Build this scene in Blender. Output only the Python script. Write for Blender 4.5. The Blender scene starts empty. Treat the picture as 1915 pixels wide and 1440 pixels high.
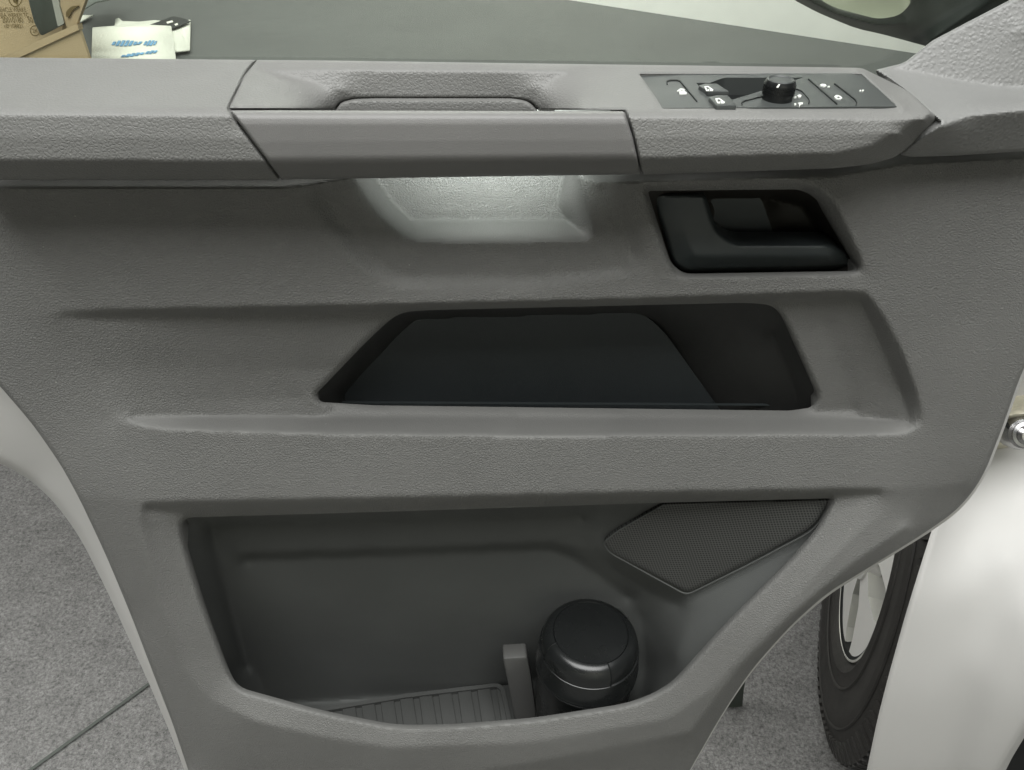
import bpy, bmesh, math, random
import numpy as np
from mathutils import Vector, Matrix

# ------------------------------------------------------------------ camera, light, exposure
scene = bpy.context.scene
C = scene.collection
R = math.radians
W, H, HT = 1915.0, 1440.0, 0.6249
FP = W / 2 / HT
CAM = np.array([0.0, -0.60, 1.40])
_p, _y, _r = R(36.5), R(4.3), R(2.3)
_f = np.array([math.sin(_y) * math.cos(_p), math.cos(_y) * math.cos(_p), -math.sin(_p)])
_r0 = np.cross(_f, [0, 0, 1]); _r0 /= np.linalg.norm(_r0)
_u0 = np.cross(_r0, _f)
_rt = _r0 * math.cos(_r) + _u0 * math.sin(_r)
_up = -_r0 * math.sin(_r) + _u0 * math.cos(_r)

cam_data = bpy.data.cameras.new('camera')
cam_data.sensor_width = 36
cam_data.lens = 18 / HT
cam_data.clip_start = 0.02
cam_data.clip_end = 60
cam = bpy.data.objects.new('camera', cam_data)
C.objects.link(cam)
cam.matrix_world = Matrix(((_rt[0], _up[0], -_f[0], CAM[0]), (_rt[1], _up[1], -_f[1], CAM[1]),
                           (_rt[2], _up[2], -_f[2], CAM[2]), (0, 0, 0, 1)))
scene.camera = cam

world = bpy.data.worlds.new('World'); scene.world = world
world.use_nodes = True
bg = world.node_tree.nodes['Background']
bg.inputs[0].default_value = (0.84, 0.86, 0.86, 1); bg.inputs[1].default_value = 0.08

def area(name, loc, target, sx, sy, power, col):
    l = bpy.data.lights.new(name, 'AREA'); l.shape = 'RECTANGLE'
    l.size = sx; l.size_y = sy; l.energy = power; l.color = col
    o = bpy.data.objects.new(name, l); C.objects.link(o)
    o.location = loc
    d = Vector(target) - Vector(loc)
    o.rotation_euler = d.to_track_quat('-Z', 'Y').to_euler()
    return o

area('ceiling_or_fill_light', (-0.1, -0.90, 3.1), (-0.1, -0.5, 0), 2.2, 1.5, 100, (0.995, 1.0, 0.985))
area('ceiling_or_fill_light', (-1.7, 0.7, 2.6), (-1.0, 0.6, 0), 1.0, 1.2, 36, (1.0, 0.99, 0.97))  # fill placed to brighten the left carpet and door edge
area('ceiling_or_fill_light', (0.3, 2.5, 2.9), (0.5, 3.6, 1.4), 3.4, 0.6, 100, (1.0, 1.0, 0.985))  # added to brighten the far wall beyond the worktop
area('ceiling_or_fill_light', (-0.8, 1.9, 2.8), (-0.6, 2.0, 0.8), 2.0, 0.8, 12, (0.98, 1.0, 0.95))
area('ceiling_or_fill_light', (0.6, -3.0, 2.9), (0.6, -4.0, 1.2), 1.6, 0.4, 22, (1.0, 0.97, 0.86))  # added to light the rear wall that the wing mirror reflects
hl = area('handle_fill_light', (0.02, -0.050, 1.196), (0.02, 0.035, 1.178), 0.12, 0.014, 0.27, (0.93, 1.0, 0.955))  # unseen lamp added to brighten the recess behind the grab handle
hl.data.spread = R(120)

vs = scene.view_settings
vs.view_transform = 'Standard'; vs.look = 'None'; vs.gamma = 1; vs.use_curve_mapping = False
vs.exposure = 0.12
scene.render.engine = 'CYCLES'
scene.cycles.max_bounces = 6

# ------------------------------------------------------------------ geometry from the camera calibration
def rays(u, v):
    u = np.asarray(u, float); v = np.asarray(v, float)
    return _f + ((u - W / 2) / FP)[..., None] * _rt - ((v - H / 2) / FP)[..., None] * _up
def at_y(u, v, y):
    d = rays(u, v); t = (np.asarray(y) - CAM[1]) / d[..., 1]
    return CAM + d * t[..., None]
def at_z(u, v, z):
    d = rays(u, v); t = (np.asarray(z) - CAM[2]) / d[..., 2]
    return CAM + d * t[..., None]
def at_plane(u, v, P0, N):
    d = rays(u, v); t = ((np.asarray(P0) - CAM) @ N) / (d @ N)
    return CAM + d * np.asarray(t)[..., None]

# ------------------------------------------------------------------ materials
def new_mat(name):
    m = bpy.data.materials.new(name); m.use_nodes = True
    return m, m.node_tree, m.node_tree.nodes['Principled BSDF']
def mat(name, col, rough=0.5, metal=0.0, spec=0.5, var=0.06, vscale=9.0, grain=None, coat=0.0, flat_k=0.3, dust=0.0):
    """col with slow tonal variation; grain=(cell size m, bump height m, sharpness)"""
    m, nt, b = new_mat(name)
    N = nt.nodes; L = nt.links
    tc = N.new('ShaderNodeTexCoord')
    n = N.new('ShaderNodeTexNoise'); n.inputs['Scale'].default_value = vscale; n.inputs['Detail'].default_value = 4
    L.new(tc.outputs['Object'], n.inputs['Vector'])
    r = N.new('ShaderNodeMapRange'); r.inputs['To Min'].default_value = 1 - var; r.inputs['To Max'].default_value = 1 + var
    r.inputs['From Min'].default_value = 0.3; r.inputs['From Max'].default_value = 0.7
    L.new(n.outputs['Fac'], r.inputs['Value'])
    mx = N.new('ShaderNodeVectorMath'); mx.operation = 'SCALE'
    mx.inputs[0].default_value = col; L.new(r.outputs[0], mx.inputs['Scale'])
    if dust:
        dv = N.new('ShaderNodeTexVoronoi'); dv.inputs['Scale'].default_value = 75; L.new(tc.outputs['Object'], dv.inputs['Vector'])
        sc1 = N.new('ShaderNodeSeparateColor'); L.new(dv.outputs['Color'], sc1.inputs[0])
        rad = N.new('ShaderNodeMath'); rad.operation = 'MULTIPLY_ADD'; rad.inputs[1].default_value = 0.085; rad.inputs[2].default_value = -0.035; L.new(sc1.outputs[0], rad.inputs[0])
        lt = N.new('ShaderNodeMath'); lt.operation = 'LESS_THAN'; L.new(dv.outputs['Distance'], lt.inputs[0]); L.new(rad.outputs[0], lt.inputs[1])
        ns = N.new('ShaderNodeMath'); ns.operation = 'MULTIPLY'; ns.inputs[1].default_value = dust; L.new(lt.outputs[0], ns.inputs[0])
        mm = N.new('ShaderNodeMix'); mm.data_type = 'RGBA'; L.new(ns.outputs[0], mm.inputs[0]); L.new(mx.outputs[0], mm.inputs[6]); mm.inputs[7].default_value = (0.55, 0.54, 0.5, 1)
        L.new(mm.outputs[2], b.inputs['Base Color'])
    else: L.new(mx.outputs[0], b.inputs['Base Color'])
    rr = N.new('ShaderNodeMapRange'); rr.inputs['To Min'].default_value = rough - 0.05; rr.inputs['To Max'].default_value = min(1, rough + 0.07)
    n2 = N.new('ShaderNodeTexNoise'); n2.inputs['Scale'].default_value = 35; L.new(tc.outputs['Object'], n2.inputs['Vector'])
    L.new(n2.outputs['Fac'], rr.inputs['Value']); L.new(rr.outputs[0], b.inputs['Roughness'])
    b.inputs['Metallic'].default_value = metal
    b.inputs['Specular IOR Level'].default_value = spec
    b.inputs['Coat Weight'].default_value = coat
    if grain:
        size, height = grain[:2]
        w = N.new('ShaderNodeTexNoise'); w.inputs['Scale'].default_value = 0.6 / size; w.inputs['Detail'].default_value = 2
        L.new(tc.outputs['Object'], w.inputs['Vector'])
        sc = N.new('ShaderNodeVectorMath'); sc.operation = 'SCALE'; sc.inputs['Scale'].default_value = size * 1.1
        L.new(w.outputs['Color'], sc.inputs[0])
        ad = N.new('ShaderNodeVectorMath'); ad.operation = 'ADD'
        L.new(tc.outputs['Object'], ad.inputs[0]); L.new(sc.outputs[0], ad.inputs[1])
        vo = N.new('ShaderNodeTexVoronoi'); vo.feature = 'DISTANCE_TO_EDGE' if len(grain) < 3 else 'F1'; vo.inputs['Scale'].default_value = 1 / size
        L.new(ad.outputs[0], vo.inputs['Vector'])
        v2 = N.new('ShaderNodeTexNoise'); v2.inputs['Scale'].default_value = 1.3 / size; v2.inputs['Detail'].default_value = 3
        L.new(tc.outputs['Object'], v2.inputs['Vector'])
        ma = N.new('ShaderNodeMath'); ma.operation = 'MULTIPLY_ADD'
        ma.inputs[1].default_value = 1.0
        ed = N.new('ShaderNodeMapRange'); ed.interpolation_type = 'SMOOTHSTEP'; ed.inputs['From Max'].default_value = 0.28
        if len(grain) > 2: ed.inputs['From Max'].default_value = 0.75; ed.inputs['To Min'].default_value = 1.0; ed.inputs['To Max'].default_value = -0.4
        L.new(vo.outputs['Distance'], ed.inputs['Value']); L.new(ed.outputs[0], ma.inputs[0])
        hf = N.new('ShaderNodeMath'); hf.operation = 'MULTIPLY'; hf.inputs[1].default_value = 1.3; L.new(v2.outputs['Fac'], hf.inputs[0]); L.new(hf.outputs[0], ma.inputs[2])
        bp = N.new('ShaderNodeBump'); bp.inputs['Strength'].default_value = 1.0; bp.inputs['Distance'].default_value = height
        ge = N.new('ShaderNodeNewGeometry'); sx = N.new('ShaderNodeSeparateXYZ'); L.new(ge.outputs['Normal'], sx.inputs[0])
        at = N.new('ShaderNodeMapRange'); at.inputs['From Min'].default_value = 0.55; at.inputs['From Max'].default_value = 0.97
        at.inputs['To Min'].default_value = 1.0; at.inputs['To Max'].default_value = flat_k; L.new(sx.outputs[2], at.inputs['Value'])
        hm = N.new('ShaderNodeMath'); hm.operation = 'MULTIPLY'; L.new(ma.outputs[0], hm.inputs[0]); L.new(at.outputs[0], hm.inputs[1])
        L.new(hm.outputs[0], bp.inputs['Height']); L.new(bp.outputs[0], b.inputs['Normal'])
    return m

GREY = (0.157, 0.157, 0.150)
M = {}
M['trim'] = mat('grey_grained_plastic', GREY, 0.55, dust=0.35, grain=(0.0022, 0.00036), spec=0.4)
M['rail'] = mat('grey_leather_grain_plastic', GREY, 0.5, dust=0.35, grain=(0.0025, 0.00017), spec=0.45)
M['pillar'] = mat('grey_pebbled_plastic', (0.185, 0.186, 0.180), 0.48, grain=(0.0028, 0.00021, 'pebble'), spec=0.5)
M['smooth'] = mat('grey_smooth_plastic', (0.156, 0.154, 0.149), 0.42, spec=0.4, var=0.03, grain=(0.0009, 0.00006))
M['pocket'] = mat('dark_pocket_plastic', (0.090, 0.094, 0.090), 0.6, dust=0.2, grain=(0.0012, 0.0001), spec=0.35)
M['tray'] = mat('black_tray_plastic', (0.024, 0.0245, 0.0235), 0.55, spec=0.4, grain=(0.0012, 0.0001))
M['black'] = mat('black_satin_plastic', (0.036, 0.043, 0.044), 0.40, spec=0.5, var=0.1, grain=(0.0008, 0.00004))
M['switch'] = mat('dark_switch_plastic', (0.052, 0.057, 0.055), 0.42, spec=0.5, grain=(0.0006, 0.00003))
M['deep'] = mat('deep_black_plastic', (0.006, 0.007, 0.007), 0.5, spec=0.3)
M['gloss'] = mat('glossy_black_plastic', (0.010, 0.011, 0.011), 0.27, spec=0.5, grain=(0.0012, 0.00002))
M['white'] = mat('white_vehicle_paint', (0.53, 0.524, 0.508), 0.55, spec=0.25, var=0.03, vscale=3)
M['mark'] = mat('white_printed_mark', (0.75, 0.77, 0.72), 0.5)
M['rubber'] = mat('tyre_rubber', (0.030, 0.0285, 0.026), 0.52, spec=0.4, var=0.2, vscale=25, grain=(0.002, 0.0002))
M['rim'] = mat('silver_rim_paint', (0.78, 0.77, 0.74), 0.42, metal=0.15, var=0.03)
M['rimedge'] = mat('polished_rim_edge', (0.8, 0.8, 0.74), 0.22, metal=0.4)
M['card'] = mat('brown_cardboard', (0.50, 0.39, 0.235), 0.8, spec=0.2, var=0.08, vscale=6, grain=(0.004, 0.0003))
M['ink'] = mat('brown_printing_ink', (0.16, 0.115, 0.04), 0.8, spec=0.2)
M['paper'] = mat('white_paper_packet', (0.66, 0.67, 0.58), 0.7, spec=0.3, var=0.05, grain=(0.01, 0.0006))
M['blue'] = mat('blue_printing_ink', (0.09, 0.25, 0.42), 0.6, var=0.3, vscale=60)
M['film'] = mat('dark_packet_print', (0.05, 0.06, 0.05), 0.5)
M['table'] = mat('dull_grey_tabletop', (0.045, 0.049, 0.045), 0.62, var=0.12, vscale=5, grain=(0.006, 0.0003))
M['wall'] = mat('pale_painted_wall', (0.80, 0.81, 0.75), 0.8, var=0.04)
M['mirror_shell'] = mat('black_mirror_shell', (0.035, 0.045, 0.04), 0.45, var=0.15, grain=(0.001, 0.00006))
M['steel'] = mat('zinc_plated_steel', (0.5, 0.5, 0.5), 0.25, metal=1.0, var=0.15, vscale=60)
M['grease'] = mat('greased_steel', (0.36, 0.34, 0.26), 0.3, var=0.5, vscale=45, spec=0.6)

def carpet():
    m, nt, b = new_mat('grey_needle_carpet')
    N = nt.nodes; L = nt.links
    tc = N.new('ShaderNodeTexCoord')
    n1 = N.new('ShaderNodeTexNoise'); n1.inputs['Scale'].default_value = 130; n1.inputs['Detail'].default_value = 5; n1.inputs['Roughness'].default_value = 0.75
    n2 = N.new('ShaderNodeTexNoise'); n2.inputs['Scale'].default_value = 420; n2.inputs['Detail'].default_value = 4; n2.inputs['Roughness'].default_value = 0.8
    n3 = N.new('ShaderNodeTexVoronoi'); n3.inputs['Scale'].default_value = 210
    for n in (n1, n2, n3): L.new(tc.outputs['Object'], n.inputs['Vector'])
    mx = N.new('ShaderNodeMath'); mx.operation = 'ADD'; L.new(n1.outputs['Fac'], mx.inputs[0]); L.new(n2.outputs['Fac'], mx.inputs[1])
    m2 = N.new('ShaderNodeMath'); m2.operation = 'MULTIPLY_ADD'; m2.inputs[1].default_value = -0.10
    hf = N.new('ShaderNodeMath'); hf.operation = 'MULTIPLY'; hf.inputs[1].default_value = 0.5; L.new(mx.outputs[0], hf.inputs[0])
    L.new(n3.outputs['Distance'], m2.inputs[0]); L.new(hf.outputs[0], m2.inputs[2])
    cr = N.new('ShaderNodeValToRGB')
    cr.color_ramp.elements[0].position = 0.33; cr.color_ramp.elements[0].color = (0.10, 0.099, 0.096, 1)
    cr.color_ramp.elements[1].position = 0.60; cr.color_ramp.elements[1].color = (0.37, 0.367, 0.357, 1)
    L.new(m2.outputs[0], cr.inputs[0])
    n4 = N.new('ShaderNodeTexNoise'); n4.inputs['Scale'].default_value = 22; n4.inputs['Detail'].default_value = 3; L.new(tc.outputs['Object'], n4.inputs['Vector'])
    r4 = N.new('ShaderNodeMapRange'); r4.inputs['To Min'].default_value = 0.72; r4.inputs['To Max'].default_value = 1.22; L.new(n4.outputs['Fac'], r4.inputs['Value'])
    s4 = N.new('ShaderNodeVectorMath'); s4.operation = 'SCALE'; L.new(cr.outputs[0], s4.inputs[0]); L.new(r4.outputs[0], s4.inputs['Scale'])
    L.new(s4.outputs[0], b.inputs['Base Color'])
    b.inputs['Roughness'].default_value = 0.95; b.inputs['Specular IOR Level'].default_value = 0.1
    bp = N.new('ShaderNodeBump'); bp.inputs['Distance'].default_value = 0.004; L.new(m2.outputs[0], bp.inputs['Height'])
    L.new(bp.outputs[0], b.inputs['Normal'])
    return m
M['carpet'] = carpet()

def grille_mat():
    m, nt, b = new_mat('perforated_speaker_mesh')
    N = nt.nodes; L = nt.links
    tc = N.new('ShaderNodeTexCoord')
    mp = N.new('ShaderNodeMapping'); mp.inputs['Rotation'].default_value = (0, 0, 0)
    L.new(tc.outputs['UV'], mp.inputs['Vector'])
    sp = N.new('ShaderNodeSeparateXYZ'); L.new(mp.outputs[0], sp.inputs[0])
    def s(out, k):
        a = N.new('ShaderNodeMath'); a.operation = 'MULTIPLY'; a.inputs[1].default_value = k; L.new(out, a.inputs[0])
        c = N.new('ShaderNodeMath'); c.operation = 'SINE'; L.new(a.outputs[0], c.inputs[0]); return c.outputs[0]
    a = s(sp.outputs[0], 1.0); c = s(sp.outputs[1], 1.0)
    mu = N.new('ShaderNodeMath'); mu.operation = 'MULTIPLY'; L.new(a, mu.inputs[0]); L.new(c, mu.inputs[1])
    ab = N.new('ShaderNodeMath'); ab.operation = 'ABSOLUTE'; L.new(mu.outputs[0], ab.inputs[0])
    cr = N.new('ShaderNodeValToRGB')
    cr.color_ramp.elements[0].position = 0.25; cr.color_ramp.elements[0].color = (0.078, 0.080, 0.075, 1)
    cr.color_ramp.elements[1].position = 0.6; cr.color_ramp.elements[1].color = (0.018, 0.018, 0.018, 1)
    L.new(ab.outputs[0], cr.inputs[0]); L.new(cr.outputs[0], b.inputs['Base Color'])
    b.inputs['Roughness'].default_value = 0.5
    return m
M['grille'] = grille_mat()

def glass_mat():
    m, nt, b = new_mat('tinted_window_glass')
    N = nt.nodes; L = nt.links
    N.remove(b)
    tr = N.new('ShaderNodeBsdfTransparent'); tr.inputs[0].default_value = (0.92, 0.945, 0.92, 1)
    gl = N.new('ShaderNodeBsdfGlossy'); gl.inputs['Roughness'].default_value = 0.02
    fr = N.new('ShaderNodeFresnel'); fr.inputs['IOR'].default_value = 1.5
    mx = N.new('ShaderNodeMixShader'); L.new(fr.outputs[0], mx.inputs[0]); L.new(tr.outputs[0], mx.inputs[1]); L.new(gl.outputs[0], mx.inputs[2])
    L.new(mx.outputs[0], N['Material Output'].inputs[0])
    return m
M['glass'] = glass_mat()
def mirror_mat():
    m, nt, b = new_mat('mirror_glass_silver')
    b.inputs['Metallic'].default_value = 1; b.inputs['Roughness'].default_value = 0.03
    b.inputs['Base Color'].default_value = (0.85, 0.86, 0.78, 1)
    return m
M['mirror'] = mirror_mat()

# ------------------------------------------------------------------ objects
def thing(name, label, cat, loc=(0, 0, 0)):
    o = bpy.data.objects.new(name, None); C.objects.link(o); o.location = loc
    o['label'] = label; o['category'] = cat; o.empty_display_size = 0.05
    return o
def link(name, me, m, parent=None, smooth=True, angle=38):
    o = bpy.data.objects.new(name, me); C.objects.link(o)
    if m is not None: me.materials.append(m)
    if smooth:
        me.shade_smooth(); me.set_sharp_from_angle(angle=R(angle))
    if parent is not None:
        o.parent = parent
        o.matrix_parent_inverse = Matrix.Translation(-parent_loc(parent))
    return o
def parent_loc(o):
    v = Vector((0, 0, 0))
    while o is not None:
        v += o.location; o = o.parent if False else None
    return v
def tag(o, label, cat, group=None):
    o['label'] = label; o['category'] = cat
    if group: o['group'] = group
    return o

def fillet(pts, rad=10, n=6):
    """round the corners of a closed polygon; a point may carry its own radius"""
    out = []; k = len(pts)
    for i in range(k):
        a = np.array(pts[i - 1][:2], float); b = np.array(pts[i][:2], float); c = np.array(pts[(i + 1) % k][:2], float)
        r = pts[i][2] if len(pts[i]) > 2 else rad
        la = np.linalg.norm(a - b); lc = np.linalg.norm(c - b)
        if r <= 0 or la < 1e-6 or lc < 1e-6: out.append(b); continue
        r1 = min(r, la * 0.48, lc * 0.48)
        p = b + (a - b) / la * r1; q = b + (c - b) / lc * r1
        for j in range(n + 1):
            t = j / n
            out.append((1 - t) ** 2 * p + 2 * t * (1 - t) * b + t * t * q)
    return np.array(out)

def sdf(poly, px, py):
    """signed distance, negative inside"""
    P = np.asarray(poly, float); Q = np.roll(P, -1, 0)
    best = np.full(px.shape, 1e18); inside = np.zeros(px.shape, bool)
    for (x0, y0), (x1, y1) in zip(P, Q):
        dx, dy = x1 - x0, y1 - y0; l2 = dx * dx + dy * dy
        if l2 < 1e-12: continue
        t = np.clip(((px - x0) * dx + (py - y0) * dy) / l2, 0, 1)
        d = (px - x0 - t * dx) ** 2 + (py - y0 - t * dy) ** 2
        best = np.minimum(best, d)
        if y0 != y1:
            c = ((y0 > py) != (y1 > py)) & (px < dx * (py - y0) / dy + x0)
            inside ^= c
    s = np.sqrt(best)
    return np.where(inside, -s, s)

def blur1(P, k):
    for _ in range(k):
        Q = np.pad(P, 1, mode='edge')
        P = (4 * P + 2 * (Q[:-2, 1:-1] + Q[2:, 1:-1] + Q[1:-1, :-2] + Q[1:-1, 2:]) +
             Q[:-2, :-2] + Q[2:, :-2] + Q[:-2, 2:] + Q[2:, 2:]) / 16
    return P

class Field:
    """protrusion (m, towards the viewer) between crease lines: each line is a crease of known protrusion"""
    def __init__(s, bbox, step, lines, blur=2):
        u0, v0, u1, v1 = bbox; s.u0, s.v0, s.step = u0, v0, step
        s.nu = int(math.ceil((u1 - u0) / step)) + 1; s.nv = int(math.ceil((v1 - v0) / step)) + 1
        pts = []
        for ln in lines:
            for a, b in zip(ln[:-1], ln[1:]):
                n = max(2, int(math.hypot(b[0] - a[0], b[1] - a[1]) / 1.2))
                t = np.linspace(0, 1, n)[:, None]
                pts.append((1 - t) * np.array(a, float) + t * np.array(b, float))
        pts = np.concatenate(pts)
        P = None
        for lev in (32, 16, 8, 4, 2, 1):
            st = step * lev
            nu = (s.nu - 1) // lev + 2 if lev > 1 else s.nu; nv = (s.nv - 1) // lev + 2 if lev > 1 else s.nv
            iu = np.rint((pts[:, 0] - u0) / st).astype(int); iv = np.rint((pts[:, 1] - v0) / st).astype(int)
            ok = (iu >= 0) & (iu < nu) & (iv >= 0) & (iv < nv)
            idx = iv[ok] * nu + iu[ok]
            cnt = np.bincount(idx, minlength=nu * nv).reshape(nv, nu)
            val = np.bincount(idx, weights=pts[ok, 2], minlength=nu * nv).reshape(nv, nu) / np.maximum(cnt, 1)
            fix = cnt > 0
            if P is None: P = np.full((nv, nu), pts[:, 2].mean())
            else:
                yy = np.minimum(np.arange(nv) / 2, P.shape[0] - 1.001); xx = np.minimum(np.arange(nu) / 2, P.shape[1] - 1.001)
                y0 = yy.astype(int); x0 = xx.astype(int); fy = (yy - y0)[:, None]; fx = (xx - x0)[None]
                P = ((1 - fy) * (1 - fx) * P[np.ix_(y0, x0)] + (1 - fy) * fx * P[np.ix_(y0, x0 + 1)] +
                     fy * (1 - fx) * P[np.ix_(y0 + 1, x0)] + fy * fx * P[np.ix_(y0 + 1, x0 + 1)])
            P = np.where(fix, val, P)
            ii, jj = np.indices(P.shape); col = [((ii + jj) % 2 == c) & ~fix for c in (0, 1)]
            for _ in range(160 if lev > 1 else 90):
                for c in (0, 1):
                    Q = np.pad(P, 1, mode='edge')
                    avg = (Q[:-2, 1:-1] + Q[2:, 1:-1] + Q[1:-1, :-2] + Q[1:-1, 2:]) / 4
                    P = np.where(col[c], P + 1.6 * (avg - P), P)
        s.P = blur1(P, blur)
    def soften(s, poly, k):
        uu = s.u0 + np.arange(s.nu) * s.step; vv = s.v0 + np.arange(s.nv) * s.step
        U, V = np.meshgrid(uu, vv)
        w = np.clip(-sdf(poly, U, V) / 30, 0, 1)
        s.P = s.P * (1 - w) + blur1(s.P, k) * w
    def __call__(s, u, v):
        x = np.clip((np.asarray(u, float) - s.u0) / s.step, 0, s.nu - 1.001); y = np.clip((np.asarray(v, float) - s.v0) / s.step, 0, s.nv - 1.001)
        x0 = x.astype(int); y0 = y.astype(int); fx = x - x0; fy = y - y0; P = s.P
        return (1 - fy) * ((1 - fx) * P[y0, x0] + fx * P[y0, x0 + 1]) + fy * ((1 - fx) * P[y0 + 1, x0] + fx * P[y0 + 1, x0 + 1])

def surf(name, fld, poly, m, parent, holes=(), step=4, back=0.01, edge=(6, 0.002), hole_edge=None, off=0.0, uv=None, backdir=(0, 1, 0), angle=38, drop=False):
    """a moulded shell: front follows fld inside poly, edges rolled and turned back by `back`"""
    poly = np.asarray(poly); lo = poly.min(0) - 2 * step; hi = poly.max(0) + 2 * step
    uu = np.arange(lo[0], hi[0] + step, step); vv = np.arange(lo[1], hi[1] + step, step)
    U, V = np.meshgrid(uu, vv); f_out = sdf(poly, U, V); f = f_out.copy()
    dep = np.zeros(U.shape)
    def roll(d, r, dp):
        t = np.clip(1 - d / r, 0, 1); return dp * t * t
    he = hole_edge or edge
    hs = [-sdf(h, U, V) for h in holes]
    for h in hs: f = np.maximum(f, h)
    def depth(u, v):
        d = roll(-sdf(poly, u, v), *edge)
        for h in holes: d = np.maximum(d, roll(sdf(h, u, v), *he))
        return d
    nv, nu = U.shape
    ins = f < 0
    idx = np.full(U.shape, -1); idx[ins] = np.arange(ins.sum())
    pu = list(U[ins]); pv = list(V[ins])
    ek = {}
    def cross(a, b):
        k = (a, b) if a < b else (b, a)
        if k not in ek:
            (i0, j0), (i1, j1) = k; f0, f1 = f[i0, j0], f[i1, j1]; t = f0 / (f0 - f1)
            pu.append(U[i0, j0] + t * (U[i1, j1] - U[i0, j0])); pv.append(V[i0, j0] + t * (V[i1, j1] - V[i0, j0]))
            ek[k] = len(pu) - 1
        return ek[k]
    c4 = ins[:-1, :-1].astype(int) + ins[1:, :-1] + ins[1:, 1:] + ins[:-1, 1:]
    full = np.argwhere(c4 == 4)
    faces = np.stack([idx[full[:, 0], full[:, 1]], idx[full[:, 0] + 1, full[:, 1]], idx[full[:, 0] + 1, full[:, 1] + 1], idx[full[:, 0], full[:, 1] + 1]], 1).tolist()
    for i, j in np.argwhere((c4 > 0) & (c4 < 4)):
        ring = [(i, j), (i + 1, j), (i + 1, j + 1), (i, j + 1)]; out = []
        for k in range(4):
            a, b = ring[k], ring[(k + 1) % 4]
            if ins[a]: out.append(int(idx[a]))
            if ins[a] != ins[b]: out.append(cross(a, b))
        if len(out) >= 3: faces.append(out)
    pu = np.array(pu); pv = np.array(pv)
    p = fld(pu, pv) + off - depth(pu, pv)
    co = at_y(pu, pv, -p)
    bm = bmesh.new()
    vs_ = [bm.verts.new(c) for c in co]
    uvs = None
    for fc in faces:
        try: bm.faces.new([vs_[k] for k in fc])
        except ValueError: pass
    bm.verts.ensure_lookup_table()
    bmesh.ops.dissolve_degenerate(bm, dist=1e-6, edges=bm.edges)
    if back:
        be = [e for e in bm.edges if e.is_boundary]
        r = bmesh.ops.extrude_edge_only(bm, edges=be)
        nvv = [g for g in r['geom'] if isinstance(g, bmesh.types.BMVert)]
        bmesh.ops.translate(bm, verts=nvv, vec=Vector((0, 0, 0))) if callable(backdir) else bmesh.ops.translate(bm, verts=nvv, vec=Vector(backdir) * back)
        if callable(backdir):
            for g in nvv: g.co += Vector(backdir(g.co)) * back
        if drop:
            P = np.array([tuple(g.co) for g in nvv]) - np.array([0, back, 0]); d = P - CAM; w = d @ _f
            pu_ = W / 2 + FP * (d @ _rt) / w; pv_ = H / 2 - FP * (d @ _up) / w
            low = np.zeros(len(P), bool)
            for h in holes:
                low |= (sdf(h, pu_, pv_ - 6) < -1) & (sdf(h, pu_, pv_ + 6) > 1)
            for g, l_ in zip(nvv, low):
                if l_: g.co += Vector((0, -back, 0)) + Vector((0, 0.0025, -0.012))
    me = bpy.data.meshes.new(name)
    if uv:
        lay = bm.loops.layers.uv.new('UVMap')
        for fc in bm.faces:
            for l in fc.loops:
                lay_v = uv(l.vert.co); l[lay].uv = lay_v
    bm.to_mesh(me); bm.free()
    return link(name, me, m, parent, angle=angle)

def prism(name, poly, P0, N, thick, m, parent, lift=0.0, bevel=0.0, seg=2):
    """polygon given in calibration pixels, laid on the plane (P0, N), thickness away from the viewer side"""
    N = np.array(N, float); N /= np.linalg.norm(N); P0 = np.array(P0, float) + N * lift
    poly = np.asarray(poly, float)
    top = at_plane(poly[:, 0], poly[:, 1], P0, N)
    bm = bmesh.new()
    vt = [bm.verts.new(c) for c in top]
    f = bm.faces.new(vt)
    bm.normal_update()
    if f.normal.dot(Vector(N)) < 0: f.normal_flip()
    r = bmesh.ops.extrude_face_region(bm, geom=[f])
    vv = [g for g in r['geom'] if isinstance(g, bmesh.types.BMVert)]
    bmesh.ops.translate(bm, verts=vv, vec=Vector(N) * thick)   # new cap moves up by thick
    bmesh.ops.translate(bm, verts=bm.verts[:], vec=Vector(-N) * thick)
    bmesh.ops.recalc_face_normals(bm, faces=bm.faces[:])
    if bevel:
        es = [e for e in bm.edges if len(e.link_faces) == 2 and e.calc_face_angle(0) > 0.9]
        bmesh.ops.bevel(bm, geom=es, offset=bevel, segments=seg, profile=0.5, affect='EDGES', clamp_overlap=True)
    me = bpy.data.meshes.new(name); bm.to_mesh(me); bm.free()
    return link(name, me, m, parent)

def tube(name, pts, rad, m, parent, n=8, cap=True):
    bm = bmesh.new(); pts = [Vector(p) for p in pts]; rings = []
    for i, p in enumerate(pts):
        d = (pts[min(i + 1, len(pts) - 1)] - pts[max(i - 1, 0)]).normalized()
        a = d.orthogonal().normalized() if i == 0 else (a_prev - d * a_prev.dot(d)).normalized()
        a_prev = a; b = d.cross(a)
        rings.append([bm.verts.new(p + (a * math.cos(t) + b * math.sin(t)) * rad) for t in np.linspace(0, 2 * math.pi, n, endpoint=False)])
    for r0, r1 in zip(rings[:-1], rings[1:]):
        for k in range(n): bm.faces.new((r0[k], r0[(k + 1) % n], r1[(k + 1) % n], r1[k]))
    if cap: bm.faces.new(rings[0][::-1]); bm.faces.new(rings[-1])
    me = bpy.data.meshes.new(name); bm.to_mesh(me); bm.free()
    return link(name, me, m, parent)

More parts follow.
